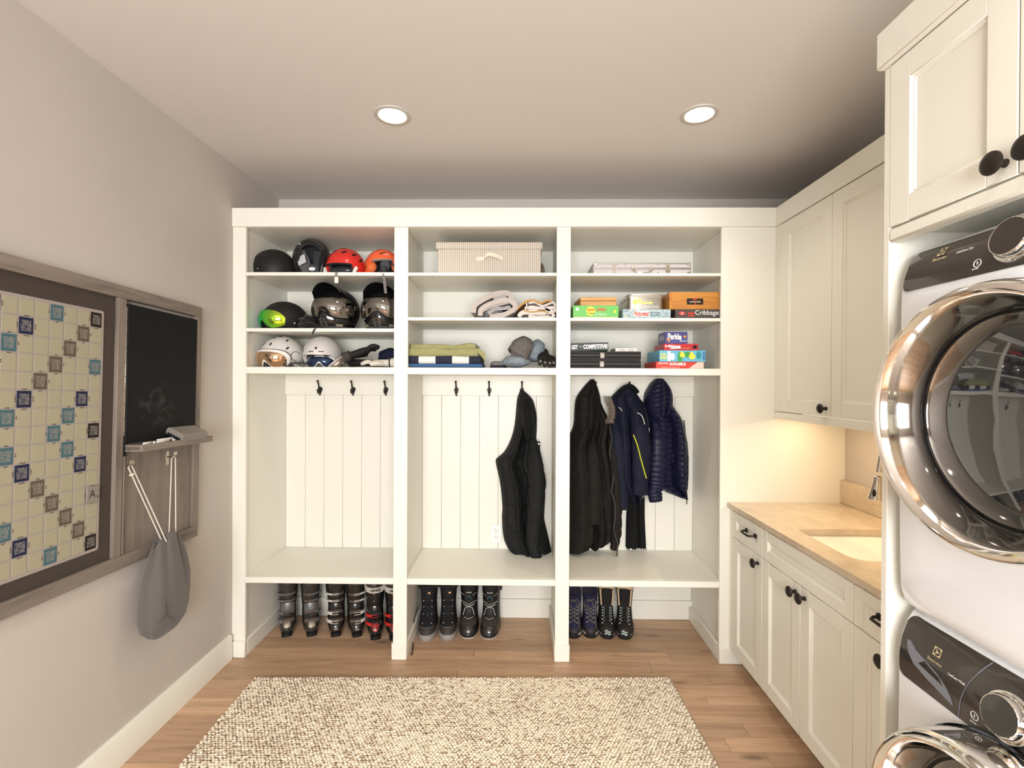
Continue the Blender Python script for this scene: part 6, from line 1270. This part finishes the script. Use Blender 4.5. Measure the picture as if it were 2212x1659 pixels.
def board_boot(label):
    r = thing('snowboard_boot', (0, 0, 0), label, 'boot', GM); B = Boot(LV2)
    build('upper', B.mesh(z0=.012), mat('snowboard_black', (.016, .015, .015), .5, bump=.2, bscale=150), r, world=False)
    n = 44; q = MB().loft([[Vector((p.x, p.y, z)) for p in [B.pt(.018, 2*pi*k/n, o) for k in range(n)]] for z, o in ((0, -.004), (.003, .001), (.009, .002), (.011, .0))], True); build('sole', q, mat('sole_cream', (.44, .39, .33), .7), r, world=False)
    q = MB().loft([[Vector((p.x, p.y, z)) for p in [B.pt(.018, 2*pi*k/n, o) for k in range(n)]] for z, o in ((.011, .001), (.018, .004), (.026, .003), (.03, .0))], True); build('foxing', q, blackm, r, world=False)
    build('toe_cap', B.band(-1.25, 1.25, lambda t: .047, .040, .002, .004, 26), mat('toe_rubber', (.020, .019, .018), .18, coat=.4), r, world=False)
    build('vamp_overlay', B.band(-.9, .9, lambda t: .082, .028, .003, .004, 20), lea, r, world=False)
    build('upper_shield', B.band(-.85, .85, lambda t: .228-.018*sin(pi*t), .060, .005, .006, 20), blackg, r, world=False)
    wl = mat('lace_wire', (.42, .40, .37), .4, .4); q = MB()
    for P_ in ([(.112, -.5), (.150, -.30), (.168, .32), (.176, .5)], [(.112, .5), (.150, .30), (.168, -.32), (.176, -.5)], [(.188, -.75), (.172, 0), (.188, .75)], [(.105, -.38), (.098, 0), (.105, .38)], [(.240, -.7), (.228, -.28)], [(.240, .7), (.228, .28)]): B.line(P_, .0016, q, .010)
    build('lace_wires', q, wl, r, world=False)
    c = B.pt(.212, 0, .006); T = Matrix.Translation(c) @ Matrix.Rotation(pi/2+.12, 4, 'X')
    build('dial_ring', MB().lathe([(.0150, 0), (.0155, .004), (.0135, .006), (.0125, .004)], 28, T), mat('dial_blue', (.05, .20, .27), .4), r, world=False); build('dial_knob', MB().lathe([(.0125, .0), (.012, .007), (.009, .009), (.0001, .009)], 12, T, smooth=False), blackm, r, world=False)
    build('lettering', text_mb('SALOMON', (0, 0, .247), (1, 0, 0), (0, 0, 1), .42, .008, .04, bend=lambda p: B.pt(p.z, p.x, .0062)), mat('ink_grey', (.5, .5, .48), .5), r, world=False)
    build('liner', MB().tube([B.pt(.318, 2*pi*k/32, -.004) for k in range(32)], .013, 8, closed=True), mat('liner_ash', (.075, .073, .070), .9), r, world=False)
    return r, B
r, B = board_boot('black snowboard boot with blue lace dial, beside the grey-soled snow boots'); place(r, -.307, 3.040, D2(3))
r, B = board_boot('black snowboard boot with blue lace dial, last in the row, side knob showing'); place(r, -.171, 3.036, D2(-3))
build('side_knob', MB().lathe([(.016, 0), (.016, .008), (.013, .011), (.0001, .011)], 20, Matrix.Translation((.056, .03, .245)) @ Matrix.Rotation(pi/2, 4, 'Y')), blackm, r, world=False)
GB = 'boots under the bench by the base cabinets'
nv = mat('boot_navy', (.032, .030, .070), .6, bump=.3, bscale=200); nvt = mat('toe_brown', (.036, .028, .026), .5); lc2 = mat('lace_olive', (.26, .24, .13), .7, col2=(.03, .03, .04), tscale=300); sl2 = mat('sole_black', (.018, .017, .016), .6)
LV3 = [(.0, -.118, .112, .047), (.026, -.124, .116, .050), (.045, -.119, .116, .048), (.062, -.100, .114, .046), (.08, -.072, .112, .044), (.105, -.050, .110, .042), (.13, -.042, .108, .041), (.165, -.044, .108, .043), (.20, -.047, .110, .046), (.225, -.048, .112, .047)]
def hiker(label, grey):
    r, B = laced(label, GB, LV3, nv, sl2, .024, nvt, .055, lc2, eye1, (.075, .155), 'hiking_boot', rows=5)
    for s in (-1, 1): build('sole_patch', B.band(s*.45, s*1.0, lambda t: .026, .012, .007, .002, 8), mat('patch_grey', (.34, .33, .31), .6), r, world=False)
    build('tongue', B.band(-.5, .5, lambda t: .200, .055, .005, .010), mat('tongue_navy', (.022, .020, .050), .8), r, world=False)
    build('ankle_panel', B.band(.5, 1.3, lambda t: .15, .06, .002, .003), mat('panel_slate', (.085, .085, .125), .7), r, world=False)
    q = MB(); q.tube(smooth_path([B.pt(.155, -.35, .006), B.pt(.195, -.15, .012), B.pt(.205, .35, .012), B.pt(.17, .6, .010), B.pt(.10, .45, .016), B.pt(.05, .55, .012)], 6), .0024, 5); q.tube(smooth_path([B.pt(.155, .35, .006), B.pt(.20, .05, .013), B.pt(.19, -.5, .012), B.pt(.12, -.45, .016)], 6), .0024, 5); build('loose_lace', q, lc2, r, world=False)
    return r
r = hiker('navy hiking boot with olive laces, partly hidden by the upright post', 0); place(r, .349, 3.042, D2(-7))
r = hiker('navy hiking boot with olive laces, beside the fleece-lined black boots', 0); place(r, .450, 3.048, D2(-6))
LV4 = [(.0, -.122, .112, .048), (.028, -.128, .116, .051), (.048, -.124, .116, .050), (.066, -.104, .114, .048), (.085, -.076, .112, .046), (.11, -.054, .110, .044), (.14, -.046, .108, .043), (.17, -.048, .108, .045), (.22, -.053, .112, .050), (.262, -.055, .118, .054), (.285, -.048, .122, .056)]
bl4 = mat('boot_suede_black', (.022, .019, .017), .7, bump=.4, bscale=180); mint = mat('accent_mint', (.40, .52, .47), .5); fl = mat('fleece_beige', (.55, .42, .27), .95, bump=1., bscale=120, bdist=.006)
def fur_boot(label):
    r, B = laced(label, GB, LV4, bl4, sl2, .026, mat('toe_dark', (.028, .022, .020), .5), .060, lace1, mint, (.075, .150), 'winter_boot', rows=6, w_lace=.42)
    n = 40; R_ = [[B.pt(.278, 2*pi*k/n, .003)+Vector((0, 0, .010*cos(2*pi*k/n*3)-.012*max(0, cos(2*pi*k/n)))) for k in range(n)]]
    for dz, o in ((.014, .006), (.024, .001), (.014, -.008), (-.03, -.012)): R_.append([B.pt(.278, 2*pi*k/n, o)+Vector((0, 0, dz+.010*cos(2*pi*k/n*3)-.012*max(0, cos(2*pi*k/n)))) for k in range(n)])
    build('fleece_lining', MB().loft(R_, False), fl, r, world=False)
    for s in (-1, 1): build('fleece_edge', MB().tube([B.pt(z, s*(.62+.5*(z-.17)), .004) for z in (.165, .19, .215, .24, .265)], .006, 6), fl, r, world=False)
    build('tongue', B.band(-.55, .55, lambda t: .215, .10, .004, .006), mat('tongue_black', (.016, .015, .014), .7), r, world=False)
    q = MB()
    for z in (.034, .046): q.tube([B.pt(z, -.20, .010), B.pt(z+.008, -.06, .011), B.pt(z-.001, .08, .011), B.pt(z+.002, .22, .010)], .0042, 6)
    build('toe_logo', q, mint, r, world=False)
    for s in (-1, 1): build('sole_patch', B.band(s*.5, s*1.0, lambda t: .024, .014, .007, .002, 8), mat('patch_brown', (.14, .12, .11), .6), r, world=False)
    q = MB(); rr = random.Random(3)
    for k in range(14):
        z = .085+.012*(k//2); s = -1 if k % 2 else 1; q.tube([B.pt(z, s*.30, .009), B.pt(z+.008, s*.18, .011)], .0014, 5)
    build('lace_flecks', q, mat('fleck_grey', (.45, .46, .46), .5), r, world=False)
    return r
r = fur_boot('black winter boot with beige fleece lining and mint toe mark, beside the navy hiking boots'); place(r, .551, 3.046, D2(-6))
build('loose_lace', MB().tube(smooth_path([(-.045, -.03, .17), (-.062, -.04, .155), (-.072, -.02, .13), (-.085, -.03, .12)], 5), .003, 5), lace1, r, world=False)
r = fur_boot('black winter boot with beige fleece lining and mint toe mark, last in its row'); place(r, .664, 3.040, D2(-12))
